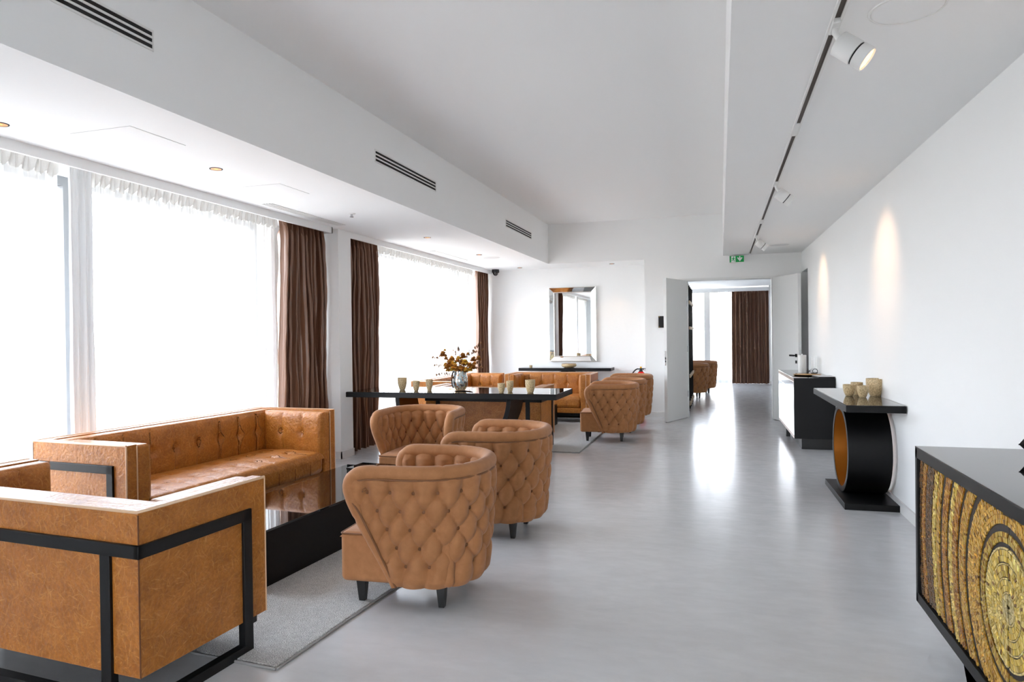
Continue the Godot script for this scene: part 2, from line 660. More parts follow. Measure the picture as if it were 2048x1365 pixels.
	m.box(Vector3(-4.72, 0, -6.962), Vector3(-4.203, 0.085, -6.973))
	m.box(Vector3(-4.215, 0, -6.962), Vector3(-4.203, 0.085, -7.262))
	m.box(Vector3(-4.72, 0, -7.25), Vector3(-4.203, 0.085, -7.262))
	struct("baseboard_pillar", m, M["skirting"])
	var wn := 0
	for z in [[-2.2, -4.05, -6.3], [-7.85, -12.3]]:
		wn += 1
		var w := Node3D.new()
		w.name = "window_%d" % wn
		w.set_meta("kind", "structure")
		add_child(w)
		var k: int = z.size() - 1
		m = MB.new()
		m.box(Vector3(-4.88, 0.06, z[0]), Vector3(-4.8, 0.14, z[k]))
		m.box(Vector3(-4.88, 2.6, z[0]), Vector3(-4.8, LOW, z[k]))
		for zz in z:
			m.box(Vector3(-4.88, 0.14, clampf(zz + 0.045, z[k], z[0])), Vector3(-4.8, 2.6, clampf(zz - 0.045, z[k], z[0])))
		obj("window_frame", m, M["window frame"], w)
		for q in k:
			var za: float = z[q]
			var zb: float = z[q + 1]
			m = MB.new()
			m.quad(Vector3(-4.84, 0.14, za - 0.04), Vector3(-4.84, 0.14, zb + 0.04), Vector3(-4.84, 2.6, zb + 0.04), Vector3(-4.84, 2.6, za - 0.04), Vector3(1, 0, 0))
			obj("pane", m, M["window glass"], w)
	# curtain fascia boards under the ceiling
	struct("trim_1", slab(Vector3(-4.24, 2.597, 5.4), Vector3(-4.215, LOW, -6.86)), M["white paint"])
	struct("trim_2", slab(Vector3(-4.24, 2.597, -7.25), Vector3(-4.215, LOW, -12.6)), M["white paint"])
	struct("trim_3", slab(Vector3(-4.72, 2.597, -6.84), Vector3(-4.215, LOW, -6.86)), M["white paint"])
	# door lining
	m = MB.new()
	m.box(Vector3(-0.66, 2.285, END + 0.012), Vector3(0.93, 2.318, END - 0.02))
	m.box(Vector3(-0.535, 0, END + 0.006), Vector3(-0.515, 2.3, END - 0.2))
	m.box(Vector3(0.795, 0, END + 0.006), Vector3(0.815, 2.3, END - 0.2))
	m.box(Vector3(-0.535, 2.28, END + 0.006), Vector3(0.815, 2.3, END - 0.2))
	struct("trim_4", m, M["door paint"])

func far_room():
	var W: Material = M["white paint"]
	struct("ceiling", slab(Vector3(-5.2, LOW + 0.02, -20.4), Vector3(3.4, 3.0, END - 0.2)), M["ceiling paint"])
	struct("wall_far_left", slab(Vector3(-5.2, 0, -20.4), Vector3(-4.95, LOW + 0.3, -12.8)), W)
	var m := MB.new()
	m.box(Vector3(1.27, 0, -19.75), Vector3(3.4, LOW + 0.02, -20.4))
	m.box(Vector3(3.2, 0, END - 0.2), Vector3(3.4, LOW + 0.02, -19.75))
	m.box(Vector3(1.6, 0, END), Vector3(3.4, LOW + 0.02, END - 0.2))
	struct("wall_far_right", m, W)
	struct("baseboard_far", slab(Vector3(1.258, 0, -19.738), Vector3(3.2, 0.085, -19.75)), M["skirting"])
	m = MB.new()
	m.box(Vector3(-4.95, 2.63, -20.2), Vector3(1.27, LOW + 0.02, -20.4))
	m.box(Vector3(-4.95, 0, -20.2), Vector3(-4.2, 2.63, -20.4))
	struct("wall_far", m, W)
	struct("trim_5", slab(Vector3(-4.95, 2.545, -19.72), Vector3(1.27, 2.64, -19.75)), W)
	var w := Node3D.new()
	w.name = "window_3"
	w.set_meta("kind", "structure")
	add_child(w)
	m = MB.new()
	for q in 5:
		var x: float = [-4.2, -2.6, -0.42, 0.55, 1.2][q]
		m.box(Vector3(x, 0, -20.24), Vector3(x + 0.07, 2.63, -20.34))
	m.box(Vector3(-4.2, 2.56, -20.24), Vector3(1.27, 2.63, -20.34))
	m.box(Vector3(-4.2, 0, -20.24), Vector3(1.27, 0.09, -20.34))
	obj("window_frame", m, M["window frame"], w)
	obj("window_post", slab(Vector3(-0.43, 0, -20.02), Vector3(-0.27, 2.6, -20.2)), M["skirting"], w)
	for q in 4:
		var x0: float = [-4.13, -2.53, -0.35, 0.62][q]
		var x1: float = [-2.6, -0.42, 0.55, 1.2][q]
		m = MB.new()
		m.quad(Vector3(x0, 0.06, -20.29), Vector3(x1, 0.06, -20.29), Vector3(x1, 2.56, -20.29), Vector3(x0, 2.56, -20.29), Vector3(0, 0, 1))
		obj("pane", m, M["window glass"], w)

# ======================================================== curtains
func drape(len: float, height: float, folds: float, amp: float, sd: int, nx: int, ny: int, gather := 0.0, sway := 0.0) -> MB:
	# hangs in the local x-y plane from y = height down to 0.01; folds along x, depth along z
	var f := FastNoiseLite.new()
	f.seed = sd
	f.frequency = 0.6
	var pts := PackedVector3Array()
	for b in ny:
		var y01 := float(b) / (ny - 1)
		var y := lerpf(0.004, height, y01)
		var down := 1.0 - y01
		var head: float = smoothstep(0.0, 0.06, down)
		for a in nx:
			var u := float(a) / (nx - 1)
			var ph: float = u * folds + 0.35 * f.get_noise_2d(u * folds * 1.7, 3.0) + 0.12 * down * f.get_noise_2d(u * folds * 0.9, 20.0)
			var loc: float = 0.75 + 0.55 * f.get_noise_2d(u * folds * 0.8, 50.0 + y01)
			var s := sin(TAU * ph)
			var z: float = amp * loc * (0.35 + 0.65 * head) * (s * 0.8 + 0.2 * sin(TAU * ph * 2.0 + 1.0)) 
			z += 0.25 * amp * (1.0 - head) * sin(TAU * ph * 3.0)
			z += 0.5 * amp * f.get_noise_2d(u * 3.0, y * 0.8)
			var x: float = (u - 0.5) * len * (1.0 + gather * (pow(down, 0.7) - 0.5)) + 0.25 * amp * cos(TAU * ph) + sway * down
			pts.append(Vector3(x, y, z))
	var m := MB.new()
	m.grid(pts, nx, ny)
	return m

func hang(called: String, mb: MB, material: Material, at: Vector3, turn: float, label: String, cat: String, group := ""):
	var o := obj(called, mb, material)
	o.position = at
	o.rotation.y = turn
	tag(o, label, cat, group)
	return o

func heading(o: Node, len: float, height: float, folds: float, sd: int):
	# the gathered tape along the top of a sheer, with a ragged lower edge where the pleats open
	var pts := PackedVector3Array()
	var f := FastNoiseLite.new()
	f.seed = sd
	f.frequency = 1.0
	var nx := int(len * 130)
	for b in 5:
		for a in nx:
			var u := float(a) / (nx - 1)
			var d := (0.075 + 0.035 * absf(sin(PI * folds * u)) + 0.03 * f.get_noise_2d(u * folds, 0.0)) * b / 4.0
			pts.append(Vector3((u - 0.5) * len + 0.012 * sin(TAU * folds * u + 0.6) * (1.0 - b / 4.0), height - d, 0.03 + 0.012 * sin(TAU * folds * u * 2.0 + b * 0.5)))
	var m := MB.new()
	m.grid(pts, nx, 5)
	obj("heading_tape", m, M["heading cloth"], o)

func curtains():
	var B: Material = M["brown satin"]
	var g := "brown floor-length curtains"
	hang("brown_curtain", drape(0.82, 2.645, 7.5, 0.11, 11, 420, 60, 0.12, 0.0), B, Vector3(-4.36, 0, -6.47), PI / 2, "brown satin curtain hanging left of the white pillar", "curtain", g)
	hang("brown_curtain", drape(0.82, 2.645, 8.5, 0.1, 12, 420, 60, 0.1, 0.0), B, Vector3(-4.36, 0, -7.7), PI / 2, "brown satin curtain hanging right of the white pillar, behind the bar table end", "curtain", g)
	hang("brown_curtain", drape(0.62, 2.645, 5.5, 0.085, 13, 260, 50, 0.08, 0.0), B, Vector3(-4.33, 0, -12.25), PI / 2, "brown satin curtain in the far corner below the black dome camera", "curtain", g)
	hang("brown_curtain", drape(0.97, 2.58, 10.0, 0.1, 14, 380, 50, 0.02, 0.0), B, Vector3(0.775, 0, -19.85), 0.0, "brown satin curtain seen through the open doorway", "curtain", g)
	var S: Material = M["sheer voile"]
	g = "white sheer curtains"
	var o: Node
	o = hang("sheer_curtain", drape(1.75, 2.65, 14.0, 0.035, 15, 340, 24), S, Vector3(-4.42, 0, -2.75), PI / 2, "white sheer curtain at the left edge, ending in bunched gray folds", "curtain", g)
	heading(o, 1.75, 2.65, 20, 1)
	o = hang("sheer_curtain", drape(2.2, 2.65, 20.0, 0.035, 16, 520, 24), S, Vector3(-4.42, 0, -4.97), PI / 2, "white sheer curtain behind the long sofa, left of the first brown curtain", "curtain", g)
	heading(o, 2.2, 2.65, 26, 2)
	o = hang("sheer_curtain", drape(3.8, 2.65, 30.0, 0.035, 17, 700, 24), S, Vector3(-4.43, 0, -10.03), PI / 2, "white sheer curtain of the second window, behind the vase of dried flowers", "curtain", g)
	heading(o, 3.8, 2.65, 46, 3)
	hang("sheer_curtain", drape(0.2, 2.65, 3.5, 0.03, 18, 160, 24), M["gathered voile"], Vector3(-4.35, 0, -3.76), PI / 2, "bunched fold of white sheer curtain where two panels meet", "curtain", g)
	hang("sheer_curtain", drape(3.6, 2.58, 26.0, 0.03, 19, 420, 20), S, Vector3(-2.3, 0, -20.0), 0.0, "white sheer curtain beyond the doorway, left of the window post", "curtain", g)
	hang("sheer_curtain", drape(1.3, 2.58, 10.0, 0.03, 21, 200, 20), S, Vector3(0.5, 0, -20.0), 0.0, "white sheer curtain beyond the doorway, between window post and brown curtain", "curtain", g)

# ======================================================== ceiling
func spot(at: Vector3, towards: Vector3, label: String, power: float):
	# track head: the cylinder hangs from its adapter, turned to the wall
	var t := thing("track_spotlight", label, "spotlight", at, 0.0, "white spotlights on the ceiling track")
	var dir := towards.normalized()
	var side := dir.cross(Vector3.UP).normalized()
	var bas := Basis(side, dir, side.cross(dir))
	var org := dir * 0.02 + Vector3(0.03, -0.085, 0)
	var m := MB.new()
	m.lathe([Vector2(0.001, -0.045), Vector2(0.044, -0.045), Vector2(0.05, -0.04), Vector2(0.05, 0.042), Vector2(0.046, 0.044)], 32)
	m.moved(Transform3D(bas, org))
	obj("body", m, M["white metal"], t)
	m = MB.new()
	m.lathe([Vector2(0.046, 0.042), Vector2(0.046, 0.052)], 32)
	m.moved(Transform3D(bas, org))
	obj("groove", m, M["black slot"], t)
	m = MB.new()
	m.lathe([Vector2(0.046, 0.05), Vector2(0.05, 0.052), Vector2(0.05, 0.096), Vector2(0.045, 0.097), Vector2(0.044, 0.088)], 32)
	m.moved(Transform3D(bas, org))
	obj("front_ring", m, M["white metal"], t)
	m = MB.new()
	m.lathe([Vector2(0.044, 0.09), Vector2(0.001, 0.09)], 24)
	m.moved(Transform3D(bas, org))
	obj("lamp_lens", m, M["lamp glow"], t)
	m = MB.new()
	m.tube([Vector3(0, 0.02, 0), Vector3(0, -0.03, 0), org - dir * 0.01], 0.012, 10)
	obj("stem", m, M["white metal"], t)
	m = MB.new()
	m.rbox(Vector3(-0.016, -0.012, -0.06), Vector3(0.016, 0.012, 0.06), 0.004)
	obj("adapter", m, M["white metal"], t)
	var l := SpotLight3D.new()
	l.name = "spot_light"
	l.light_color = Color(1.0, 0.8, 0.62)
	l.light_energy = power
	l.light_size = 0.03
	l.spot_angle = 36.0
	l.spot_angle_attenuation = 1.0
	l.spot_range = 12.0
	l.spot_attenuation = 2.0
	l.shadow_enabled = true
	t.add_child(l, true)
	l.position = org + dir * 0.105
	l.look_at_from_position(t.position + org + dir * 0.105, t.position + org + dir * 2.0, Vector3(0, 0, 1))

func downlight(x: float, z: float, label: String, y := LOW, power := 0.25):
	var t := thing("recessed_downlight", label, "downlight", Vector3(x, y, z), 0.0, "amber recessed downlights")
	var m := MB.new()
	m.lathe([Vector2(0.037, 0.0), Vector2(0.041, -0.004), Vector2(0.045, -0.004), Vector2(0.047, 0.0)], 32)
	obj("trim_ring", m, M["black slot"], t)
	m = MB.new()
	m.lathe([Vector2(0.038, -0.003), Vector2(0.014, -0.0015)], 28)
	obj("reflector", m, M["amber reflector"], t)
	m = MB.new()
	m.lathe([Vector2(0.014, -0.0015), Vector2(0.0005, -0.0015)], 20)
	obj("lamp_disc", m, M["amber lamp glow"], t)
	var l := SpotLight3D.new()
	l.name = "downlight_light"
	l.light_color = Color(1.0, 0.8, 0.55)
	l.light_energy = power
	l.light_size = 0.02
	l.spot_angle = 40.0
	l.spot_angle_attenuation = 0.8
	l.spot_range = 8.0
	l.spot_attenuation = 2.0
	l.shadow_enabled = true
	t.add_child(l, true)
	l.position = Vector3(0, -0.012, 0)
	l.rotation.x = -PI / 2

func ceiling_things():
	# air slots in the duct face
	var k := 0
	for z in [[-1.45, -2.955], [-5.43, -6.765], [-9.267, -10.63]]:
		var lab: String = ["black air slots high on the duct face, top left", "black air slots in the middle of the duct face", "black air slots at the far end of the duct face"][k]
		k += 1
		var t := thing("air_grille", lab, "air vent", Vector3(-2.9, 3.01, (z[0] + z[1]) / 2.0), 0.0, "slot vents in the duct face")
		var hl: float = absf(z[0] - z[1]) / 2.0
		var m := MB.new()
		m.box(Vector3(0, -0.047, -hl), Vector3(0.0015, 0.047, hl))
		obj("dark_backing", m, M["black slot"], t)
		for y in [-0.0505, -0.0165, 0.0165, 0.0505]:
			m = MB.new()
			m.rbox(Vector3(0, y - 0.0065, -hl), Vector3(0.006, y + 0.0065, hl), 0.002, 2)
			obj("slat", m, M["white metal"], t)
		for e in [-1.0, 1.0]:
			m = MB.new()
			m.box(Vector3(0, -0.057, e * hl), Vector3(0.006, 0.057, e * (hl + 0.008)))
			obj("end_cap", m, M["white metal"], t)
	# slot vents in the low ceiling
	k = 0
	for z in [[-5.45, -6.76], [-9.29, -10.61]]:
		var lab: String = ["three-line slot vent in the low ceiling near the first brown curtain", "slot vent in the low ceiling above the second window"][k]
		k += 1
		var t := thing("ceiling_slot_vent", lab, "air vent", Vector3(-4.045, LOW, (z[0] + z[1]) / 2.0), 0.0, "slot vents in the low ceiling")
		var hl: float = absf(z[0] - z[1]) / 2.0
		obj("dark_backing", slab(Vector3(-0.045, -0.0015, -hl), Vector3(0.045, 0, hl)), M["black slot"], t)
		for x in [-0.045, -0.015, 0.015, 0.045]:
			obj("slat", slab(Vector3(x - 0.0105, -0.006, -hl), Vector3(x + 0.0105, 0, hl)), M["white metal"], t)
	for d in [[-3.98, -2.93, "amber recessed downlight cut by the left edge"], [-3.56, -4.21, "nearest full amber downlight in the low ceiling"], [-3.55, -8.0, "second amber downlight along the low ceiling, past the sprinkler"], [-3.565, -9.99, "amber downlight beside the round ceiling speaker"], [-3.555, -12.2, "small downlight near the dome camera"], [-1.84, -12.2, "small amber downlight in the alcove ceiling above the mirror"]]:
		downlight(d[0], d[1], d[2])
	# access panels: a hair-thin gap round a flush plate
	k = 0
	for p in [[-3.77, -3.31, -3.2, -3.64], [-3.78, -3.42, -4.78, -5.2]]:
		var t := thing("access_panel", ["flush white access panel in the low ceiling near the left edge", "flush white access panel behind the nearest downlight"][k], "panel", Vector3((p[0] + p[1]) / 2, LOW, (p[2] + p[3]) / 2), 0.0, "ceiling access panels")
		k += 1
		var hx: float = absf(p[0] - p[1]) / 2
		var hz: float = absf(p[2] - p[3]) / 2
		obj("gap", slab(Vector3(-hx, -0.0008, -hz), Vector3(hx, 0, hz)), M["seam gray"], t)
		obj("plate", slab(Vector3(-hx + 0.003, -0.0022, -hz + 0.003), Vector3(hx - 0.003, 0, hz - 0.003)), M["ceiling paint"], t)
	# round speakers, sprinkler, small plate
	k = 0
	for s in [[-3.52, -10.45, LOW], [0.83, -10.63, LOW + 0.007], [0.72, -3.05, LOW + 0.007]]:
		var t := thing("ceiling_speaker", ["round speaker grille in the low ceiling by the windows", "round gray speaker grille in the right ceiling near the far doors", "round flush speaker grille in the right ceiling near the camera"][k], "speaker", Vector3(s[0], s[2], s[1]), 0.0, "round ceiling speakers")
		k += 1
		var m := MB.new()
		m.lathe([Vector2(0.128, -0.003), Vector2(0.001, -0.003)], 40)
		obj("grille", m, M["ceiling paint" if k == 3 else "speaker gray"], t)
		m = MB.new()
		m.lathe([Vector2(0.127, 0), Vector2(0.13, -0.005), Vector2(0.138, -0.004), Vector2(0.14, 0)], 40)
		obj("rim", m, M["white metal"], t)
	var t := thing("sprinkler", "small white sprinkler head on the low ceiling near the pillar", "sprinkler", Vector3(-3.575, LOW, -6.18))
	var m := MB.new()
	m.lathe([Vector2(0.001, -0.008), Vector2(0.035, -0.007), Vector2(0.04, 0)], 24)
	obj("rosette", m, M["white metal"], t)
	m = MB.new()
	m.lathe([Vector2(0.012, -0.006), Vector2(0.012, -0.03), Vector2(0.02, -0.032), Vector2(0.02, -0.036), Vector2(0.001, -0.037)], 16)
	obj("nozzle", m, M["steel"], t)
	# track
	t = thing("lighting_track", "white ceiling track with a dark slot running to the far doors", "track", Vector3(0.466, LOW + 0.007, 0))
	for x in [-0.017, 0.017]:
		m = MB.new()
		m.rbox(Vector3(x - 0.0055, -0.012, 2.6), Vector3(x + 0.0055, 0.002, -11.58), 0.002, 2)
		obj("rail", m, M["white metal"], t)
	obj("dark_slot", slab(Vector3(-0.013, -0.003, 2.6), Vector3(0.013, 0, -11.58)), mat("track slot", Color(0.3, 0.26, 0.23), 0.6), t)
	for z in [-1.2, -4.62, -8.3]:
		m = MB.new()
		m.rbox(Vector3(-0.013, -0.011, z - 0.13), Vector3(0.013, 0, z + 0.13), 0.002, 2)
		obj("joint_cover", m, M["white metal"], t)
	var aim := Vector3(0.78, -0.62, -0.12)
	spot(Vector3(0.466, LOW - 0.005, -3.1), Vector3(0.76, -0.66, 0.18), "nearest white track spotlight, its lit lens facing the wall", 0.55)
	spot(Vector3(0.466, LOW - 0.005, -6.22), aim, "middle white track spotlight along the ceiling track", 0.55)
	spot(Vector3(0.466, LOW - 0.005, -9.5), aim, "farthest white track spotlight near the round gray speaker", 0.55)
	# dome camera
	t = thing("dome_camera", "black dome security camera in the far window corner", "camera", Vector3(-4.08, LOW, -12.35))
	m = MB.new()
	m.lathe([Vector2(0.07, 0), Vector2(0.07, -0.055), Vector2(0.062, -0.06)], 28)
	obj("housing", m, M["rubber"], t)
	m = MB.new()
	m.lathe([Vector2(0.052, -0.06), Vector2(0.05, -0.08), Vector2(0.036, -0.105), Vector2(0.018, -0.117), Vector2(0.001, -0.12)], 28)
	obj("dome", m, M["black glass"], t)

# ======================================================== sofas
func sofa(called: String, label: String, W: float, D: float, at: Vector3, turn: float, group: String):
	# faces local +Z; outer leather box 7 cm thick, padded inside, black steel frame outside
	var t := thing(called, label, "sofa", at, turn, group)
	var L: Material = M["tan leather"]
	var hw := W / 2
	var hd := D / 2
	var H := 0.765
	var B := 0.145
	var th := 0.072
	var m := MB.new()
	m.prism(PackedVector2Array([Vector2(-hw, -hd), Vector2(hw, -hd), Vector2(hw, hd), Vector2(hw - th, hd), Vector2(hw - th, -hd + th), Vector2(-hw + th, -hd + th), Vector2(-hw + th, hd), Vector2(-hw, hd)]), -H, -B)
	m.moved(Transform3D(Basis(Vector3(1, 0, 0), Vector3(0, 0, 1), Vector3(0, -1, 0)), Vector3.ZERO))
	obj("outer_shell", m, L, t)
	# padded back and arms, vertical seams with one row of buttons
	var n := int(round((W - 2 * th) / 0.205))
	var sp := (W - 2 * th) / n
	var pad := 0.105
	var y0 := 0.36
	var tuft := func(u: float, w: float) -> float:
		# u across the seams, w up
		var q := absf(fposmod(u / sp + 0.5, 1.0) - 0.5) * sp
		var up := w / (H - y0)
		var bd := Vector2(fposmod(u / sp + 0.5, 1.0) - 0.5, 0.0).x * sp
		var dd := Vector2(bd, w - 0.55 * (H - y0)).length()
		return 0.011 * (1.0 - exp(-q / 0.009)) + 0.014 * sin(PI * clampf(up, 0, 1)) - 0.02 * exp(-pow(dd / 0.035, 2.0))
	m = MB.new()
	m.puff(Vector3(-hw + th, y0 - 0.05, -hd + th), Vector3(hw - th, H - 0.004, -hd + th + pad), 0.02, 2, 1.0, n * 19 + 1, 34, func(u, w): return tuft.call(u, w - 0.05))
	var back := obj("back_cushion", m, L, t)
	for q in range(1, n):
		var bm := MB.new()
		bm.ball(Vector3(-hw + th + q * sp, y0 + 0.55 * (H - y0), -hd + th + pad + 0.0), Vector3(0.009, 0.009, 0.006), 8)
		obj("button", bm, L, back)
	var al := D - th - pad
	var an := maxi(3, int(round(al / 0.18)))
	for s in [-1.0, 1.0]:
		m = MB.new()
		var asp := al / an
		var f := func(u: float, w: float) -> float:
			# for the x faces u runs along y, w along z
			var q := absf(fposmod(w / asp + 0.5, 1.0) - 0.5) * asp
			var bd := (fposmod(w / asp + 0.5, 1.0) - 0.5) * asp
			var dd := Vector2(bd, u - 0.05 - 0.55 * (H - y0)).length()
			var seam := 1.0 if w > al - asp * 0.6 else 1.0 - exp(-q / 0.012)
			return 0.014 * seam + 0.012 * sin(PI * clampf((u - 0.05) / (H - y0), 0, 1)) - 0.016 * exp(-pow(dd / 0.03, 2.0)) * (0.0 if w > al - asp * 0.5 else 1.0)
		m.puff(Vector3(s * (hw - th), y0 - 0.05, -hd + th + pad), Vector3(s * (hw - th - 0.1), H - 0.006, hd + 0.004), 0.022, 0, -s, 34, an * 15 + 1, f)
		m.rbox(Vector3(s * (hw - th), B, hd - 0.12), Vector3(s * (hw - th - 0.09), y0, hd + 0.002), 0.018)
		var arm := obj("arm_cushion", m, L, t)
		for q in range(1, an):
			var bm := MB.new()
			bm.ball(Vector3(s * (hw - th - 0.1), y0 + 0.55 * (H - y0), -hd + th + pad + q * asp), Vector3(0.006, 0.009, 0.009), 8)
			obj("button", bm, L, arm)
		m = MB.new()
		m.tube([Vector3(s * (hw - th), B + 0.01, hd + 0.003), Vector3(s * (hw - th), H - 0.01, hd + 0.003)], 0.004, 6)
		obj("piping", m, M["piping pale"], t)
	# outline piping on the top edge of the shell
	m = MB.new()
	var e := 0.002
	m.tube([Vector3(-hw + e, H - e, hd - e), Vector3(-hw + e, H - e, -hd + e), Vector3(hw - e, H - e, -hd + e), Vector3(hw - e, H - e, hd - e)], 0.0065, 8)
	m.tube([Vector3(-hw + e, B, hd - e), Vector3(-hw + e, H - e, hd - e)], 0.005, 6)
	m.tube([Vector3(hw - e, B, hd - e), Vector3(hw - e, H - e, hd - e)], 0.005, 6)
	obj("piping", m, M["piping pale"], t)
	for s in [-1.0, 1.0]:
		m = MB.new()
		m.tube([Vector3(s * (hw - 0.001), B, -hd + 0.001), Vector3(s * (hw - 0.001), H - 0.012, -hd + 0.001)], 0.003, 6)
		obj("corner_seam", m, M["thread"], t)
	# seat
	m = MB.new()
	m.rbox(Vector3(-hw + th + 0.09, B + 0.005, -hd + th), Vector3(hw - th - 0.09, 0.235, hd - 0.012), 0.02)
	obj("seat_base", m, L, t)
	var sw := W - 2 * th - 0.19
	var sn := int(round(sw / 0.2))
	var ssp := sw / sn
	var sd := D - th - pad + 0.02
	m = MB.new()
	# y face: u runs along z, w along x
	m.puff(Vector3(-sw / 2, 0.235, hd - sd), Vector3(sw / 2, 0.415, hd + 0.012), 0.055, 1, 1.0, int(sd / 0.014), sn * 15 + 1, func(u, w):
		var bx := (fposmod(w / ssp + 0.5, 1.0) - 0.5) * ssp
		var v := 0.016 * sin(PI * clampf(u / sd, 0, 1))
		for row in [0.3, 0.66]:
			v -= 0.02 * exp(-pow(Vector2(bx, u - row * sd).length() / 0.045, 2.0))
		return v + 0.007 * (1.0 - exp(-absf(bx) / 0.012) if u > sd * 0.66 else 0.8))
	var seat := obj("seat_cushion", m, L, t)
	for q in range(1, sn):
		m = MB.new()
		m.tube([Vector3(-sw / 2 + q * ssp, 0.385, hd + 0.0), Vector3(-sw / 2 + q * ssp, 0.34, hd + 0.0125), Vector3(-sw / 2 + q * ssp, 0.25, hd + 0.0125)], 0.0022, 5)
		obj("seam", m, M["thread"], seat)
	# frame: a band round back and arms, posts, floor rails
	var K: Material = M["black metal"]
	var o := 0.013
	var x1 := hw + o
	var z0 := -hd - o
	var zp := hd - 0.1
	m = MB.new()
	m.rbox(Vector3(-x1, 0.592, z0), Vector3(x1, 0.642, -hd + 0.01), 0.003, 2)
	obj("back_bar", m, K, t)
	for s in [-1.0, 1.0]:
		m = MB.new()
		m.rbox(Vector3(s * x1, 0.592, z0), Vector3(s * (hw - 0.01), 0.642, zp), 0.003, 2)
		obj("side_bar", m, K, t)
		m = MB.new()
		m.rbox(Vector3(s * x1, 0.0, zp - 0.052), Vector3(s * (hw - 0.025), 0.642, zp), 0.003, 2)
		obj("front_post", m, K, t)
		m = MB.new()
		m.rbox(Vector3(s * (hw - 0.135), 0.0, z0), Vector3(s * (hw - 0.187), 0.595, -hd + 0.02), 0.003, 2)
		obj("back_post", m, K, t)
		m = MB.new()
		m.rbox(Vector3(s * x1, 0.0, zp - 0.02), Vector3(s * (hw - 0.03), 0.042, z0), 0.003, 2)
		obj("floor_rail", m, K, t)
	m = MB.new()
	m.rbox(Vector3(-hw + 0.02, 0.105, hd - 0.09), Vector3(hw - 0.02, 0.147, hd - 0.04), 0.003, 2)
	obj("front_rail", m, K, t)
	m = MB.new()
	m.rbox(Vector3(-hw + 0.02, 0.0, z0 + 0.0), Vector3(hw - 0.02, 0.042, z0 + 0.045), 0.003, 2)
	obj("back_rail", m, K, t)
	obj("underside", slab(Vector3(-hw + 0.03, B - 0.004, -hd + 0.03), Vector3(hw - 0.03, B + 0.03, hd - 0.03)), M["underside"], t)
	return t

# ======================================================== tub chairs
const CB := 0.12
const CT := 0.714
var chair0: Node3D

func chair_row(h: float) -> Dictionary:
	# the U-shaped plan at height share h: points from the right wing round the back to the left wing, by arc length
	var w := lerpf(0.265, 0.338, pow(h, 0.9))
	var rb := lerpf(0.355, 0.41, pow(clampf(h * 1.25, 0, 1), 0.6))
	var zf := 0.01 + 0.23 * pow(h, 1.05)
	var z0 := -0.07
	var pts := []
	for k in 7:
		pts.append(Vector2(w * (1.0 + 0.03 * (1.0 - k / 6.0) * h), lerpf(zf, z0, k / 6.0)))
	for k in range(1, 40):
		var a := PI * k / 40.0
		var ca := cos(a)
		var sa := sin(a)
		pts.append(Vector2(w * signf(ca) * pow(absf(ca), 0.86), z0 - (rb + z0) * pow(sa, 0.86)))
	for k in range(6, -1, -1):
		pts.append(Vector2(-w * (1.0 + 0.03 * (1.0 - k / 6.0) * h), lerpf(zf, z0, k / 6.0)))
	var len := [0.0]
	for k in range(1, pts.size()):
		len.append(len[k - 1] + pts[k].distance_to(pts[k - 1]))
	return {"p": pts, "l": len}

func along(row: Dictionary, s: float) -> Array:
	var L: Array = row.l
	var P: Array = row.p
	var k := clampi(L.bsearch(s) - 1, 0, P.size() - 2)
	var f: float = clampf((s - L[k]) / maxf(L[k + 1] - L[k], 1e-6), 0.0, 1.0)
	var a: Vector2 = P[maxi(k - 1, 0)]
	var b: Vector2 = P[mini(k + 2, P.size() - 1)]
	var d := (b - a).normalized()
	return [(P[k] as Vector2).lerp(P[k + 1], f), Vector2(d.y, -d.x) * -1.0]

func shell_point(f: float, h: float, off: float, row := {}) -> Vector3:
	# f 0..1 round the U, h 0..1 up; off outward from the middle of the shell
	if row.is_empty():
		row = chair_row(h)
	var total: float = row.l[-1]
	var q := along(row, f * total)
	var e := minf(f, 1.0 - f) * total
	var y: float = lerpf(CB, CT, h) - (0.055 * pow(1.0 - clampf(e / 0.09, 0, 1), 2.0)) * h
	var p: Vector2 = q[0]
	var nn: Vector2 = q[1]
	if nn.dot(p - Vector2(0, -0.05)) < 0.0:
		nn = -nn
	return Vector3(p.x + nn.x * off, y, p.y + nn.y * off)

func tuft_height(s: float, y: float, row1: float, dy: float, rows: int, W: float) -> Vector2:
	# (pillow 0..1, nearness to a button 0..1)
	var a := s / W
	var b := (row1 - y) / dy
	var bc := clampf(b, 0.0, rows - 1.0)
	var p := a + bc / 2.0
	var q := a - bc / 2.0
	if b > rows - 1.0 and (rows - 1) % 2 == 1:
		pass
	var pil := pow(absf(sin(PI * p)), 0.42) * pow(absf(sin(PI * q)), 0.42)
	# nearest button
	var rb := roundf(bc)
	var shift := 0.5 if int(rb) % 2 == 1 else 0.0
	var ab := roundf(a - shift) + shift
	var dd := Vector2((a - ab) * W, (bc - rb) * dy + (b - bc) * dy).length()
	return Vector2(pil, exp(-pow(dd / 0.026, 2.0)))

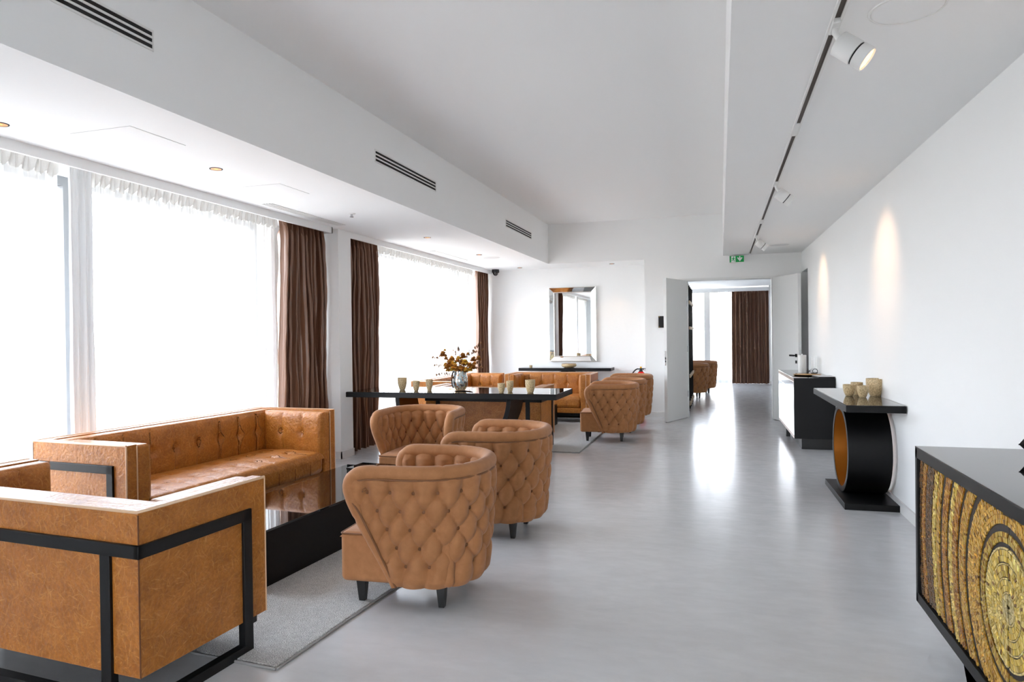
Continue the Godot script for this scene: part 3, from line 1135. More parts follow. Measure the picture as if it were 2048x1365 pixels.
func make_chair():
	var t := thing("tub_chair", "", "chair", Vector3.ZERO, 0.0, "brown tufted tub chairs")
	var S: Material = M["brown nubuck"]
	var mid := chair_row(0.5)
	var Lm: float = mid.l[-1]
	var nu := 230
	var nv := 100
	var W := 0.122
	for side in [1.0, -1.0]:
		var pts := PackedVector3Array()
		var row1 := 0.615 if side > 0 else 0.6
		var dy := 0.096 if side > 0 else 0.1
		var nrow := 5 if side > 0 else 3
		for b in nv:
			var h := float(b) / (nv - 1)
			if side < 0:
				h = lerpf(0.33, 1.0, h)
			var row := chair_row(h)
			var total: float = row.l[-1]
			for a in nu:
				var f := float(a) / (nu - 1)
				var s := (f - 0.5) * total
				var y: float = lerpf(CB, CT, h)
				var th := tuft_height(s, y, row1, dy, nrow, W)
				var e := minf(f, 1.0 - f) * total
				var rim := clampf(e / 0.05, 0.0, 1.0) * clampf((CT - y) / 0.045, 0.0, 1.0) 
				var foot := clampf((y - CB) / 0.03, 0, 1) if side > 0 else 1.0
				var amp := 0.025 if side > 0 else 0.032
				var off: float = 0.018 + (amp * th.x - 0.02 * th.y) * (0.25 + 0.75 * rim) - 0.012 * (1.0 - foot)
				pts.append(shell_point(f, h, side * off, row))
		var m := MB.new()
		m.grid(pts, nu, nv, false, Vector3(0, 0.4, -0.05) if side > 0 else Vector3.INF)
		if side > 0:
			var part := obj("backrest", m, S, t)
			buttons(part, row1, dy, nrow, W, 1.0)
		else:
			var part := obj("inner_back", m, S, t)
			buttons(part, row1, dy, nrow, W, -1.0)
	# rolled border with its piping: up one wing, round the crest, down the other
	var path := []
	var pipe := []
	for k in 24:
		var h := lerpf(0.0, 0.96, k / 24.0)
		path.append(shell_point(0.0, h, 0.0))
	for k in 101:
		path.append(shell_point(lerpf(0.0, 1.0, k / 100.0), 1.0, 0.0) + Vector3(0, 0.0, 0))
	for k in range(23, -1, -1):
		var h := lerpf(0.0, 0.96, k / 24.0)
		path.append(shell_point(1.0, h, 0.0))
	# soften the corner of the wing
	for it in 10:
		var q := path.duplicate()
		for k in range(1, path.size() - 1):
			if (k > 14 and k < 36) or (k > path.size() - 37 and k < path.size() - 15):
				q[k] = path[k] * 0.5 + (path[k - 1] + path[k + 1]) * 0.25
		path = q
	var rad := []
	var run := 0.0
	for k in path.size():
		if k > 0:
			run += (path[k] as Vector3).distance_to(path[k - 1])
		var low: float = smoothstep(CB, 0.5, path[k].y)
		var crease := absf(fposmod(run / 0.115, 1.0) - 0.5) * 0.115
		rad.append(lerpf(0.022, 0.039, low) - 0.004 * exp(-pow(crease / 0.006, 2.0)) * low)
	var m := MB.new()
	m.tube(path, rad, 16)
	obj("rolled_border", m, S, t)
	for k in path.size():
		var c: Vector3 = path[k]
		var out := Vector3(c.x, 0, c.z + 0.05).normalized()
		if k < 22 or k > path.size() - 23:
			out = Vector3(signf(c.x) * 0.85, 0, -0.5).normalized()
		var dn := Vector3(0, -0.75, 0) if k >= 22 and k <= path.size() - 23 else Vector3.ZERO
		pipe.append(c + (out * 0.85 + dn).normalized() * (rad[k] + 0.0035))
	for it in 8:
		var q := pipe.duplicate()
		for k in range(1, pipe.size() - 1):
			q[k] = pipe[k] * 0.5 + (pipe[k - 1] + pipe[k + 1]) * 0.25
		pipe = q
	m = MB.new()
	m.tube(pipe, 0.0055, 8)
	obj("piping", m, M["button nubuck"], t)
	# seat
	m = MB.new()
	m.puff(Vector3(-0.268, CB + 0.004, -0.3), Vector3(0.268, 0.385, 0.315), 0.03, 1, 1.0, 30, 30, func(u, w): return 0.022 * sin(PI * clampf(u / 0.62, 0, 1)) * sin(PI * clampf(w / 0.536, 0, 1)))
	var seat := obj("seat", m, S, t)
	m = MB.new()
	m.tube([Vector3(-0.264, 0.375, -0.1), Vector3(-0.264, 0.375, 0.3), Vector3(-0.253, 0.375, 0.311), Vector3(0.253, 0.375, 0.311), Vector3(0.264, 0.375, 0.3), Vector3(0.264, 0.375, -0.1)], 0.005, 6)
	obj("piping", m, M["button nubuck"], seat)
	# underside
	m = MB.new()
	var poly := PackedVector2Array()
	for p in chair_row(0.0).p:
		poly.append(p * 0.99)
	m.prism(poly, 0.0, 0.02)
	m.moved(Transform3D(Basis(Vector3(1, 0, 0), Vector3(0, 0, 1), Vector3(0, -1, 0)), Vector3(0, CB + 0.022, 0)))
	obj("underside", m, M["underside"], t)
	for q in [[-0.19, 0.225], [0.19, 0.225], [-0.185, -0.215], [0.185, -0.215]]:
		m = MB.new()
		var prof := [[0.0, 0.0145], [0.006, 0.0155], [CB + 0.01, 0.026]]
		for k in 2:
			var a: Array = prof[k]
			var b: Array = prof[k + 1]
			for s in 4:
				var c0 := Vector2(1, 1).rotated(s * PI / 2)
				var c1 := Vector2(1, 1).rotated((s + 1) * PI / 2)
				m.quad(Vector3(c0.x * a[1], a[0], c0.y * a[1]), Vector3(c1.x * a[1], a[0], c1.y * a[1]), Vector3(c1.x * b[1], b[0], c1.y * b[1]), Vector3(c0.x * b[1], b[0], c0.y * b[1]), Vector3(c0.x + c1.x, 0, c0.y + c1.y).normalized())
		m.quad(Vector3(-0.0145, 0, -0.0145), Vector3(0.0145, 0, -0.0145), Vector3(0.0145, 0, 0.0145), Vector3(-0.0145, 0, 0.0145), Vector3.DOWN)
		m.moved(Transform3D(Basis(), Vector3(q[0], 0, q[1])))
		obj("leg", m, M["leg wood"], t)
	return t

func buttons(part: Node, row1: float, dy: float, nrow: int, W: float, side: float):
	var bm := MB.new()
	bm.ball(Vector3.ZERO, Vector3(0.0105, 0.0105, 0.006), 10)
	var mesh := bm.mesh()
	for r in nrow:
		var y := row1 - r * dy
		var h := (y - CB) / (CT - CB)
		var total: float = chair_row(h).l[-1]
		var shift := 0.5 if r % 2 == 1 else 0.0
		for k in range(-7, 8):
			var s := (k + shift) * W
			if absf(s) > total / 2 - 0.07:
				continue
			var p := shell_point(0.5 + s / total, h, side * 0.003)
			var o := shell_point(0.5 + s / total, h, side * 0.1) - p
			var b := obj("button", mesh, M["button nubuck"], part)
			b.position = p
			b.basis = Basis.looking_at(-o.normalized())

# ======================================================== tables, rugs
func rug(label: String, at: Vector3, turn: float, w: float, l: float):
	var t := thing("rug", label, "rug", at, turn, "gray rugs")
	var m := MB.new()
	m.rbox(Vector3(-w / 2 + 0.012, 0, -l / 2 + 0.012), Vector3(w / 2 - 0.012, 0.012, l / 2 - 0.012), 0.005)
	var p := obj("pile", m, M["gray rug pile"], t)
	p.set_meta("kind", "stuff")
	m = MB.new()
	var y := 0.006
	m.tube([Vector3(-w / 2, y, -l / 2), Vector3(w / 2, y, -l / 2), Vector3(w / 2, y, l / 2), Vector3(-w / 2, y, l / 2), Vector3(-w / 2, y, -l / 2)], 0.006, 8)
	for k in range(0, m.v.size()):
		m.v[k].y = maxf(m.v[k].y, 0.0)
	obj("binding", m, M["rug binding"], t)

func low_table(label: String, at: Vector3, turn: float, w: float, l: float, h: float):
	var t := thing("coffee_table", label, "table", at, turn, "low black coffee tables")
	obj("plinth", rslab(Vector3(-w / 2 + 0.015, 0.0, -l / 2 + 0.015), Vector3(w / 2 - 0.015, h - 0.014, l / 2 - 0.015), 0.003), M["black wood"], t)
	obj("side_panel", rslab(Vector3(w / 2 - 0.016, 0.0, -l / 2), Vector3(w / 2, h - 0.012, l / 2), 0.002), M["black wood"], t)
	obj("side_panel", rslab(Vector3(-w / 2 + 0.016, 0.0, -l / 2), Vector3(-w / 2, h - 0.012, l / 2), 0.002), M["black wood"], t)
	obj("glass_top", rslab(Vector3(-w / 2, h - 0.012, -l / 2), Vector3(w / 2, h, l / 2), 0.002), M["black glass"], t)
	return t

func cup(label: String, at: Vector3, r: float, h: float, group: String):
	var t := thing("ceramic_cup", label, "cup", at, rng.randf() * 6.0, group)
	var m := MB.new()
	var prof := [Vector2(0.001, 0.0), Vector2(r * 0.5, 0.0), Vector2(r * 0.56, h * 0.015)]
	for k in range(1, 11):
		var s := k / 10.0
		prof.append(Vector2(r * (0.56 + 0.44 * pow(sin(minf(s * 1.2, 1.0) * PI / 2), 0.9)), h * s))
	var outer := prof.duplicate()
	m.lathe(outer, 32)
	obj("body", m, M["speckled stoneware"], t)
	m = MB.new()
	m.lathe([Vector2(r, h), Vector2(r * 0.985, h * 1.008), Vector2(r * 0.94, h), Vector2(r * 0.9, h * 0.6), Vector2(r * 0.6, h * 0.12), Vector2(0.001, h * 0.06)], 32)
	obj("rim", m, M["speckled stoneware"], t)

func lounge_near():
	chair0 = make_chair()
	rug("gray pile rug under the nearest sofa and coffee table", g1(-0.73, 0, 1.15), yaw_of(g1dir(0, 1)), 1.9, 2.56)
	sofa("sofa", "tan leather sofa cut by the bottom left corner, its back to the camera", 1.588, 0.678, g1(-0.806, 0, -0.251), yaw_of(g1dir(0, 1)), "tan leather sofas")
	sofa("sofa", "long tan leather sofa along the first window, left of the brown curtain", 2.07, 0.8, g1(-1.79, 0.012, 1.545), yaw_of(g1dir(1, 0)), "tan leather sofas")
	low_table("long low black coffee table with a mirror-like top, in front of the long sofa", g1(-0.82, 0.012, 1.48), yaw_of(g1dir(0, 1)), 0.712, 1.95, 0.318)
	var bx := thing("black_box", "flat black box lying on the near coffee table beside the nearest tub chair", "box", g1(-0.83, 0.33, 2.28), yaw_of(g1dir(0, 1)))
	obj("lid", rslab(Vector3(-0.16, 0.022, -0.12), Vector3(0.16, 0.036, 0.12), 0.002), M["black glass"], bx)
	obj("case", rslab(Vector3(-0.157, 0, -0.117), Vector3(0.157, 0.023, 0.117), 0.002), M["black wood"], bx)
	chair0.position = g1(0.349, 0.006, 0.854)
	chair0.rotation.y = yaw_of(g1dir(-0.991, -0.13))
	chair0.set_meta("label", "nearest tufted tub chair, its buttoned back to the camera")
	dup(chair0, "tub_chair", "tufted tub chair just behind the nearest one, in front of the bar table", g1(0.281, 0.006, 2.10), yaw_of(g1dir(-0.995, -0.098)))
	dup(chair0, "tub_chair", "tufted tub chair showing its seat and inner back, before the bar table's curved leg", Vector3(-2.58, 0.006, -5.6), deg_to_rad(3.0))

func lounge_far():
	rug("gray pile rug of the far seating group, behind the bar table", Vector3(-2.75, 0, -9.6), 0.0, 2.28, 3.3)
	sofa("sofa", "tan leather sofa right behind the bar table, its back to the camera", 1.48, 0.678, Vector3(-2.79, 0.012, -8.19), PI, "tan leather sofas")
	sofa("sofa", "tan leather sofa facing the camera below the mirror and wall console", 1.41, 0.69, Vector3(-2.662, 0.012, -10.94), 0.0, "tan leather sofas")
	sofa("sofa", "tan leather sofa along the second window, behind the vase", 2.1, 0.72, Vector3(-3.84, 0.012, -9.88), PI / 2, "tan leather sofas")
	low_table("low black coffee table of the far seating group", Vector3(-2.8, 0.012, -9.65), 0.0, 0.7, 1.5, 0.318)
	dup(chair0, "tub_chair", "nearest of the three far tufted tub chairs in a row", Vector3(-1.475, 0.012, -9.05), deg_to_rad(-84))
	dup(chair0, "tub_chair", "middle one of the three far tufted tub chairs in a row", Vector3(-1.46, 0.012, -9.86), deg_to_rad(-86))
	dup(chair0, "tub_chair", "farthest of the three far tufted tub chairs, before the red extinguisher", Vector3(-1.47, 0.012, -10.95), deg_to_rad(-82))

func ring_console(label: String, at: Vector3, turn: float, ring_x: float):
	# local x along the wall, +z into the room
	var t := thing("ring_console", label, "console table", at, turn, "black console tables on a ring")
	obj("top_slab", rslab(Vector3(-0.86, 0.784, -0.185), Vector3(0.86, 0.836, 0.225), 0.003), M["black wood"], t)
	obj("glass_top", rslab(Vector3(-0.855, 0.836, -0.18), Vector3(0.855, 0.84, 0.22), 0.001), M["black glass"], t)
	obj("base_slab", rslab(Vector3(ring_x - 0.48, 0, -0.18), Vector3(ring_x + 0.48, 0.05, 0.21), 0.003), M["black wood"], t)
	var R := 0.367
	var cy := 0.05 + R
	for k in 2:
		var m := MB.new()
		var pts := PackedVector3Array()
		var r0 := R if k == 0 else R - 0.044
		var prof := [[R - 0.044, 0.158], [R - 0.043, 0.16], [R - 0.001, 0.16], [R, 0.158], [R, -0.158], [R - 0.001, -0.16], [R - 0.043, -0.16], [R - 0.044, -0.158]] if k == 0 else [[R - 0.0445, 0.157], [R - 0.0445, -0.157]]
		for p in prof:
			for s in 64:
				var a := TAU * s / 64
				pts.append(Vector3(ring_x + cos(a) * p[0], cy + sin(a) * p[0], p[1]))
		m.grid(pts, 64, prof.size(), true, Vector3(ring_x, cy, 0) if k == 0 else Vector3.INF)
		obj(["ring", "gold_lining"][k], m, [M["black wood"], M["gold lacquer"]][k], t)
	return t

func bar():
	var t := thing("bar_table", "wide black bar table with a mirror-like top and a U-shaped pedestal", "table", Vector3(-2.905, 0, -7.4))
	obj("top_slab", rslab(Vector3(-1.25, 0.717, -0.41), Vector3(1.25, 0.775, 0.41), 0.003), M["black wood"], t)
	obj("glass_top", rslab(Vector3(-1.245, 0.775, -0.405), Vector3(1.245, 0.779, 0.405), 0.001), M["black glass"], t)
	obj("base_slab", rslab(Vector3(-0.5, 0, -0.27), Vector3(0.5, 0.04, 0.27), 0.003), M["black wood"], t)
	for k in 2:
		var pts := PackedVector3Array()
		var R := 0.7
		var q := 0.05
		var prof := [[R - q, 0.25], [R, 0.25], [R, -0.25], [R - q, -0.25]] if k == 0 else [[R - q - 0.001, 0.249], [R - q - 0.001, -0.249]]
		var m := MB.new()
		for j in prof.size() - 1:
			pts = PackedVector3Array()
			for p in [prof[j], prof[j + 1]]:
				for s in 49:
					var a := PI + PI * s / 48
					pts.append(Vector3(cos(a) * p[0], 0.72 + sin(a) * p[0] * 0.96, p[1]))
			m.grid(pts, 49, 2, false)
		obj(["curved_leg", "gold_lining"][k], m, [M["black wood"], M["gold lacquer"]][k], t)
	var g := "stoneware cups on the bar table"
	var y := 0.779
	cup("tallest stoneware cup at the left end of the bar table", Vector3(-3.6, y, -7.33), 0.055, 0.145, g)
	cup("small stoneware cup, middle of the left trio on the bar table", Vector3(-3.37, y, -7.22), 0.041, 0.115, g)
	cup("stoneware cup of the left trio standing closest to the vase", Vector3(-3.24, y, -7.3), 0.041, 0.128, g)
	cup("small stoneware cup of the right trio closest to the vase", Vector3(-2.3, y, -7.11), 0.041, 0.105, g)
	cup("stoneware cup behind its smaller neighbour in the right trio", Vector3(-2.25, y, -7.27), 0.041, 0.12, g)
	cup("tallest stoneware cup at the right end of the bar table", Vector3(-1.985, y, -7.16), 0.055, 0.14, g)
	# dish, vase, dried flowers
	var d := thing("oval_dish", "thin dark dish with turned-up tips under the vase", "dish", Vector3(-2.87, y, -7.34))
	var pts := PackedVector3Array()
	for b in 9:
		for s in 40:
			var a := TAU * s / 40
			var r := b / 8.0
			pts.append(Vector3(cos(a) * 0.15 * r, 0.006 + 0.016 * pow(r, 4.0) * pow(absf(cos(a)), 3.0), sin(a) * 0.1 * r))
	var m := MB.new()
	m.grid(pts, 40, 9, true)
	obj("plate", m, M["gold"], d)
	m = MB.new()
	m.lathe([Vector2(0.001, 0), Vector2(0.06, 0.0), Vector2(0.07, 0.006)], 28)
	obj("foot", m, M["black wood"], d)
	var v := thing("vase", "lustre-glazed silver and brown jug vase holding dried flowers", "vase", Vector3(-2.87, y + 0.009, -7.34))
	m = MB.new()
	m.lathe([Vector2(0.001, 0), Vector2(0.055, 0), Vector2(0.06, 0.006), Vector2(0.075, 0.03), Vector2(0.086, 0.065), Vector2(0.09, 0.1), Vector2(0.084, 0.14), Vector2(0.074, 0.18), Vector2(0.068, 0.215), Vector2(0.071, 0.235), Vector2(0.068, 0.236), Vector2(0.062, 0.21), Vector2(0.06, 0.15)], 40)
	obj("body", m, M["lustre glaze"], v)
	m = MB.new()
	var hp := []
	for k in 15:
		var a := lerpf(-1.25, 1.3, k / 14.0)
		hp.append(Vector3(-0.072 - 0.032 * cos(a), 0.115 + 0.1 * sin(a), 0.0))
	m.tube(hp, 0.009, 8)
	obj("handle", m, M["rubber"], v)
	var fl := thing("dried_flowers", "bunch of dried brown and ochre flowers in the vase", "flowers", Vector3(-2.87, y + 0.19, -7.34))
	var rg := RandomNumberGenerator.new()
	rg.seed = 99
	var heads := [[-0.21, 0.22, 0.0, 0.05, 0], [-0.09, 0.17, 0.02, 0.042, 1], [-0.11, 0.12, 0.06, 0.045, 0], [0.03, 0.2, -0.02, 0.05, 0], [0.0, 0.18, 0.05, 0.035, 2], [0.085, 0.14, 0.07, 0.042, 2], [0.1, 0.225, 0.0, 0.028, 1], [0.225, 0.175, 0.0, 0.036, 0], [-0.03, 0.09, 0.08, 0.042, 1], [0.14, 0.1, 0.05, 0.042, 1], [-0.165, 0.07, 0.03, 0.032, 1], [0.155, 0.07, -0.02, 0.044, 0], [-0.065, 0.055, 0.08, 0.038, 2], [0.04, 0.075, 0.085, 0.038, 1], [0.07, 0.05, 0.075, 0.036, 0], [-0.12, 0.045, 0.06, 0.034, 0], [0.0, 0.13, -0.06, 0.044, 0], [-0.14, 0.14, -0.05, 0.042, 1], [0.14, 0.16, -0.06, 0.042, 0], [-0.185, 0.275, 0.0, 0.02, 2], [-0.06, 0.13, 0.07, 0.03, 2], [0.11, 0.06, 0.09, 0.03, 2], [-0.16, 0.18, 0.03, 0.03, 0], [0.0, 0.05, 0.09, 0.034, 0], [0.19, 0.12, 0.03, 0.028, 1], [-0.02, 0.15, 0.02, 0.034, 1], [0.05, 0.12, 0.02, 0.036, 0]]
	for k in 26:
		var a := rg.randf() * TAU
		var q := sqrt(rg.randf())
		heads.append([cos(a) * 0.2 * q, 0.03 + 0.15 * rg.randf() * (1.1 - 0.6 * q), sin(a) * 0.1 * q, rg.randf_range(0.022, 0.036), rg.randi() % 3])
	var cols := [Color(0.4, 0.17, 0.035), Color(0.52, 0.26, 0.05), Color(0.7, 0.43, 0.07)]
	var st := MB.new()
	for q in heads:
		var p := Vector3(q[0], q[1], q[2])
		st.tube([Vector3(q[0] * 0.15, -0.05, q[2] * 0.15), p * 0.55 + Vector3(0, 0.01, 0), p], 0.0022, 5)
		var bm := MB.new()
		bm.colored = true
		for ring in 4:
			var np := 5 + ring * 2
			for k in np:
				var a := TAU * k / np + ring * 0.7 + rg.randf() * 0.4
				var tilt := lerpf(0.3, 1.75, ring / 3.0) + rg.randf_range(-0.15, 0.15)
				var c: Color = cols[q[4]]
				bm.tint = (c * rg.randf_range(0.9, 2.0)).lerp(Color(0.55, 0.4, 0.16), rg.randf() * 0.15)
				var R: float = q[3]
				var out := Vector3(cos(a), 0, sin(a))
				var dir := (out * sin(tilt) + Vector3.UP * cos(tilt)).normalized()
				var sd := dir.cross(out).normalized() if absf(dir.dot(out)) < 0.99 else Vector3.UP.cross(out)
				sd = Vector3.UP.cross(out).normalized()
				var L := R * rg.randf_range(0.8, 1.15)
				var w := R * 0.5
				var petal := PackedVector3Array()
				for y2 in 4:
					var s := y2 / 3.0
					var ww := w * sin(PI * clampf(0.15 + 0.75 * s, 0, 1))
					for x2 in 3:
						var e := x2 - 1.0
						petal.append(p + dir * L * s + sd * ww * e - out.cross(sd).normalized() * 0.0 + (dir.cross(sd)) * (absf(e) * ww * 0.35 - 0.2 * L * s * s))
				bm.grid(petal, 3, 4)
		obj("blossom", bm, M["dried petals"], fl)
	# thin sprigs with seed heads
	for q in [[-0.34, 0.2, 0.0], [-0.3, 0.1, 0.02], [-0.28, -0.01, 0.04], [-0.02, 0.3, 0.0], [-0.06, 0.26, 0.02], [0.2, 0.3, 0.0], [0.25, 0.36, -0.01], [0.27, 0.28, 0.01], [0.19, 0.26, 0.0], [0.26, 0.14, 0.02], [0.27, 0.08, 0.0], [-0.07, -0.05, 0.08], [-0.16, 0.0, 0.06], [-0.24, 0.24, 0.0]]:
		var p := Vector3(q[0], q[1], q[2])
		var bend := Vector3(p.x * 0.45, p.y * 0.7 + 0.02, p.z * 0.5)
		st.tube([Vector3(p.x * 0.1, -0.03, p.z * 0.1), bend, p], [0.002, 0.0016, 0.001], 5)
		var bm := MB.new()
		bm.colored = true
		for k in 7:
			var f := lerpf(0.62, 1.05, k / 6.0)
			var pp := bend.lerp(p, f) + Vector3(rg.randf_range(-0.012, 0.012), rg.randf_range(-0.012, 0.012), rg.randf_range(-0.012, 0.012))
			bm.tint = Color(0.26, 0.13, 0.06) * rg.randf_range(0.7, 1.5)
			bm.ball(pp, Vector3(0.007, 0.014, 0.007), 6)
		obj("seed_sprig", bm, M["dried petals"], fl)
	obj("stems", st, M["stem"], fl)

# ======================================================== right side
func right_side():
	# ring console at the wall with four cups
	ring_console("black console table on a large ring lined in gold, by the right wall", Vector3(1.122, 0, -6.56), yaw_of(Vector3(-1, 0, 0.01256)), 0.2)
	var g := "stoneware cups on the ring console"
	cup("left front stoneware cup of the four on the ring console", Vector3(1.065, 0.84, -6.52), 0.05, 0.1, g)
	cup("stoneware cup at the back left of the four on the ring console", Vector3(1.15, 0.84, -6.66), 0.05, 0.11, g)
	cup("smallest, frontmost stoneware cup of the four on the ring console", Vector3(1.15, 0.84, -6.4), 0.046, 0.1, g)
	cup("largest stoneware cup on the ring console, beside the wall", Vector3(1.275, 0.84, -6.55), 0.073, 0.15, g)
	# cabinet with mirror doors
	var t := thing("mirror_cabinet", "black cabinet with mirrored doors beside the open right door leaf", "cabinet", Vector3(1.058, 0, -9.7), 0.01256)
	# local: x across (front at -x), z along the wall
	obj("carcass", rslab(Vector3(-0.2, 0.135, -0.95), Vector3(0.21, 0.85, 0.95), 0.003), M["black wood"], t)
	obj("plinth", slab(Vector3(-0.15, 0, -0.9), Vector3(0.19, 0.135, 0.88)), M["leg wood"], t)
	obj("glass_top", rslab(Vector3(-0.24, 0.85, -0.95), Vector3(0.21, 0.856, 0.95), 0.001), M["black glass"], t)
	var m := MB.new()
	m.box(Vector3(-0.24, 0.81, -0.95), Vector3(-0.2, 0.85, 0.95))
	m.box(Vector3(-0.24, 0.135, -0.95), Vector3(-0.2, 0.165, 0.95))
	obj("front_frame", m, M["bronze"], t)
	for k in 4:
		var z0 := -0.95 + k * 0.475
		var dr := obj("door", rslab(Vector3(-0.238, 0.167, z0 + 0.002), Vector3(-0.2, 0.715, z0 + 0.473), 0.002), M["mirror door"], t)
		dr.set_meta("label", "mirrored door")
		obj("drawer", rslab(Vector3(-0.238, 0.72, z0 + 0.002), Vector3(-0.2, 0.808, z0 + 0.473), 0.002), M["mirror door"], t)
	obj("foot", slab(Vector3(-0.22, 0, -0.2), Vector3(-0.17, 0.135, -0.15)), M["leg wood"], t)
	obj("side_panel", rslab(Vector3(-0.24, 0.135, 0.95), Vector3(0.212, 0.856, 0.972), 0.002), M["black wood"], t)
	# on the cabinet
	var d := thing("gold_tray", "round shallow gold tray on the mirror cabinet", "tray", Vector3(1.04, 0.856, -9.3))
	m = MB.new()
	m.lathe([Vector2(0.001, 0.004), Vector2(0.14, 0.005), Vector2(0.165, 0.014), Vector2(0.168, 0.013), Vector2(0.145, 0.0), Vector2(0.001, 0.0)], 40)
	obj("dish", m, M["gold"], d)
	d = thing("black_folder", "flat black folder lying at the front corner of the mirror cabinet", "folder", Vector3(1.2, 0.856, -8.93), 0.12)
	obj("cover", rslab(Vector3(-0.115, 0.001, -0.16), Vector3(0.115, 0.014, 0.16), 0.003), M["rubber"], d)
	obj("top_sheet", rslab(Vector3(-0.11, 0.0142, -0.155), Vector3(0.11, 0.016, 0.155), 0.0008), M["speaker gray"], d)
	d = thing("paper_roll", "white paper roll standing on the mirror cabinet", "paper roll", Vector3(1.06, 0.856, -10.0))
	m = MB.new()
	m.lathe([Vector2(0.02, 0.235), Vector2(0.05, 0.235), Vector2(0.052, 0.232), Vector2(0.052, 0.003), Vector2(0.05, 0), Vector2(0.02, 0)], 32)
	obj("roll", m, M["paper white"], d)
	m = MB.new()
	m.lathe([Vector2(0.001, 0.25), Vector2(0.008, 0.248), Vector2(0.008, 0), Vector2(0.001, 0)], 12)
	obj("core_rod", m, M["steel"], d)
	d = thing("glass_cylinder", "clear glass cylinder beside the white paper roll", "glass", Vector3(1.19, 0.856, -9.85))
	m = MB.new()
	m.lathe([Vector2(0.038, 0.22), Vector2(0.04, 0.22), Vector2(0.04, 0.002), Vector2(0.037, 0.002), Vector2(0.037, 0.218)], 28)
	obj("wall", m, M["clear glass"], d)
	m = MB.new()
	m.lathe([Vector2(0.001, 0.0), Vector2(0.042, 0.0), Vector2(0.042, 0.006), Vector2(0.001, 0.006)], 28)
	obj("base", m, M["black wood"], d)
	d = thing("wire_ornament", "small wire ornament of crossed rods and a ring before the paper roll", "ornament", Vector3(1.13, 0.857, -9.65))
	m = MB.new()
	for q in [Vector3(0.04, 0.035, 0), Vector3(0.028, -0.03, 0.03), Vector3(0.02, 0.03, -0.03), Vector3(0.04, 0, 0.01)]:
		m.tube([Vector3(-0.02, 0.036, 0) - q * 0.9, Vector3(-0.02, 0.036, 0) + q * 0.9], 0.0022, 6)
	obj("rods", m, M["black metal"], d)
	m = MB.new()
	var rp := []
	for k in 25:
		rp.append(Vector3(0.045 + 0.03 * cos(TAU * k / 24), 0.034 + 0.03 * sin(TAU * k / 24), 0))
	m.tube(rp, 0.004, 8, false)
	obj("ring", m, M["black metal"], d)
	sideboard()

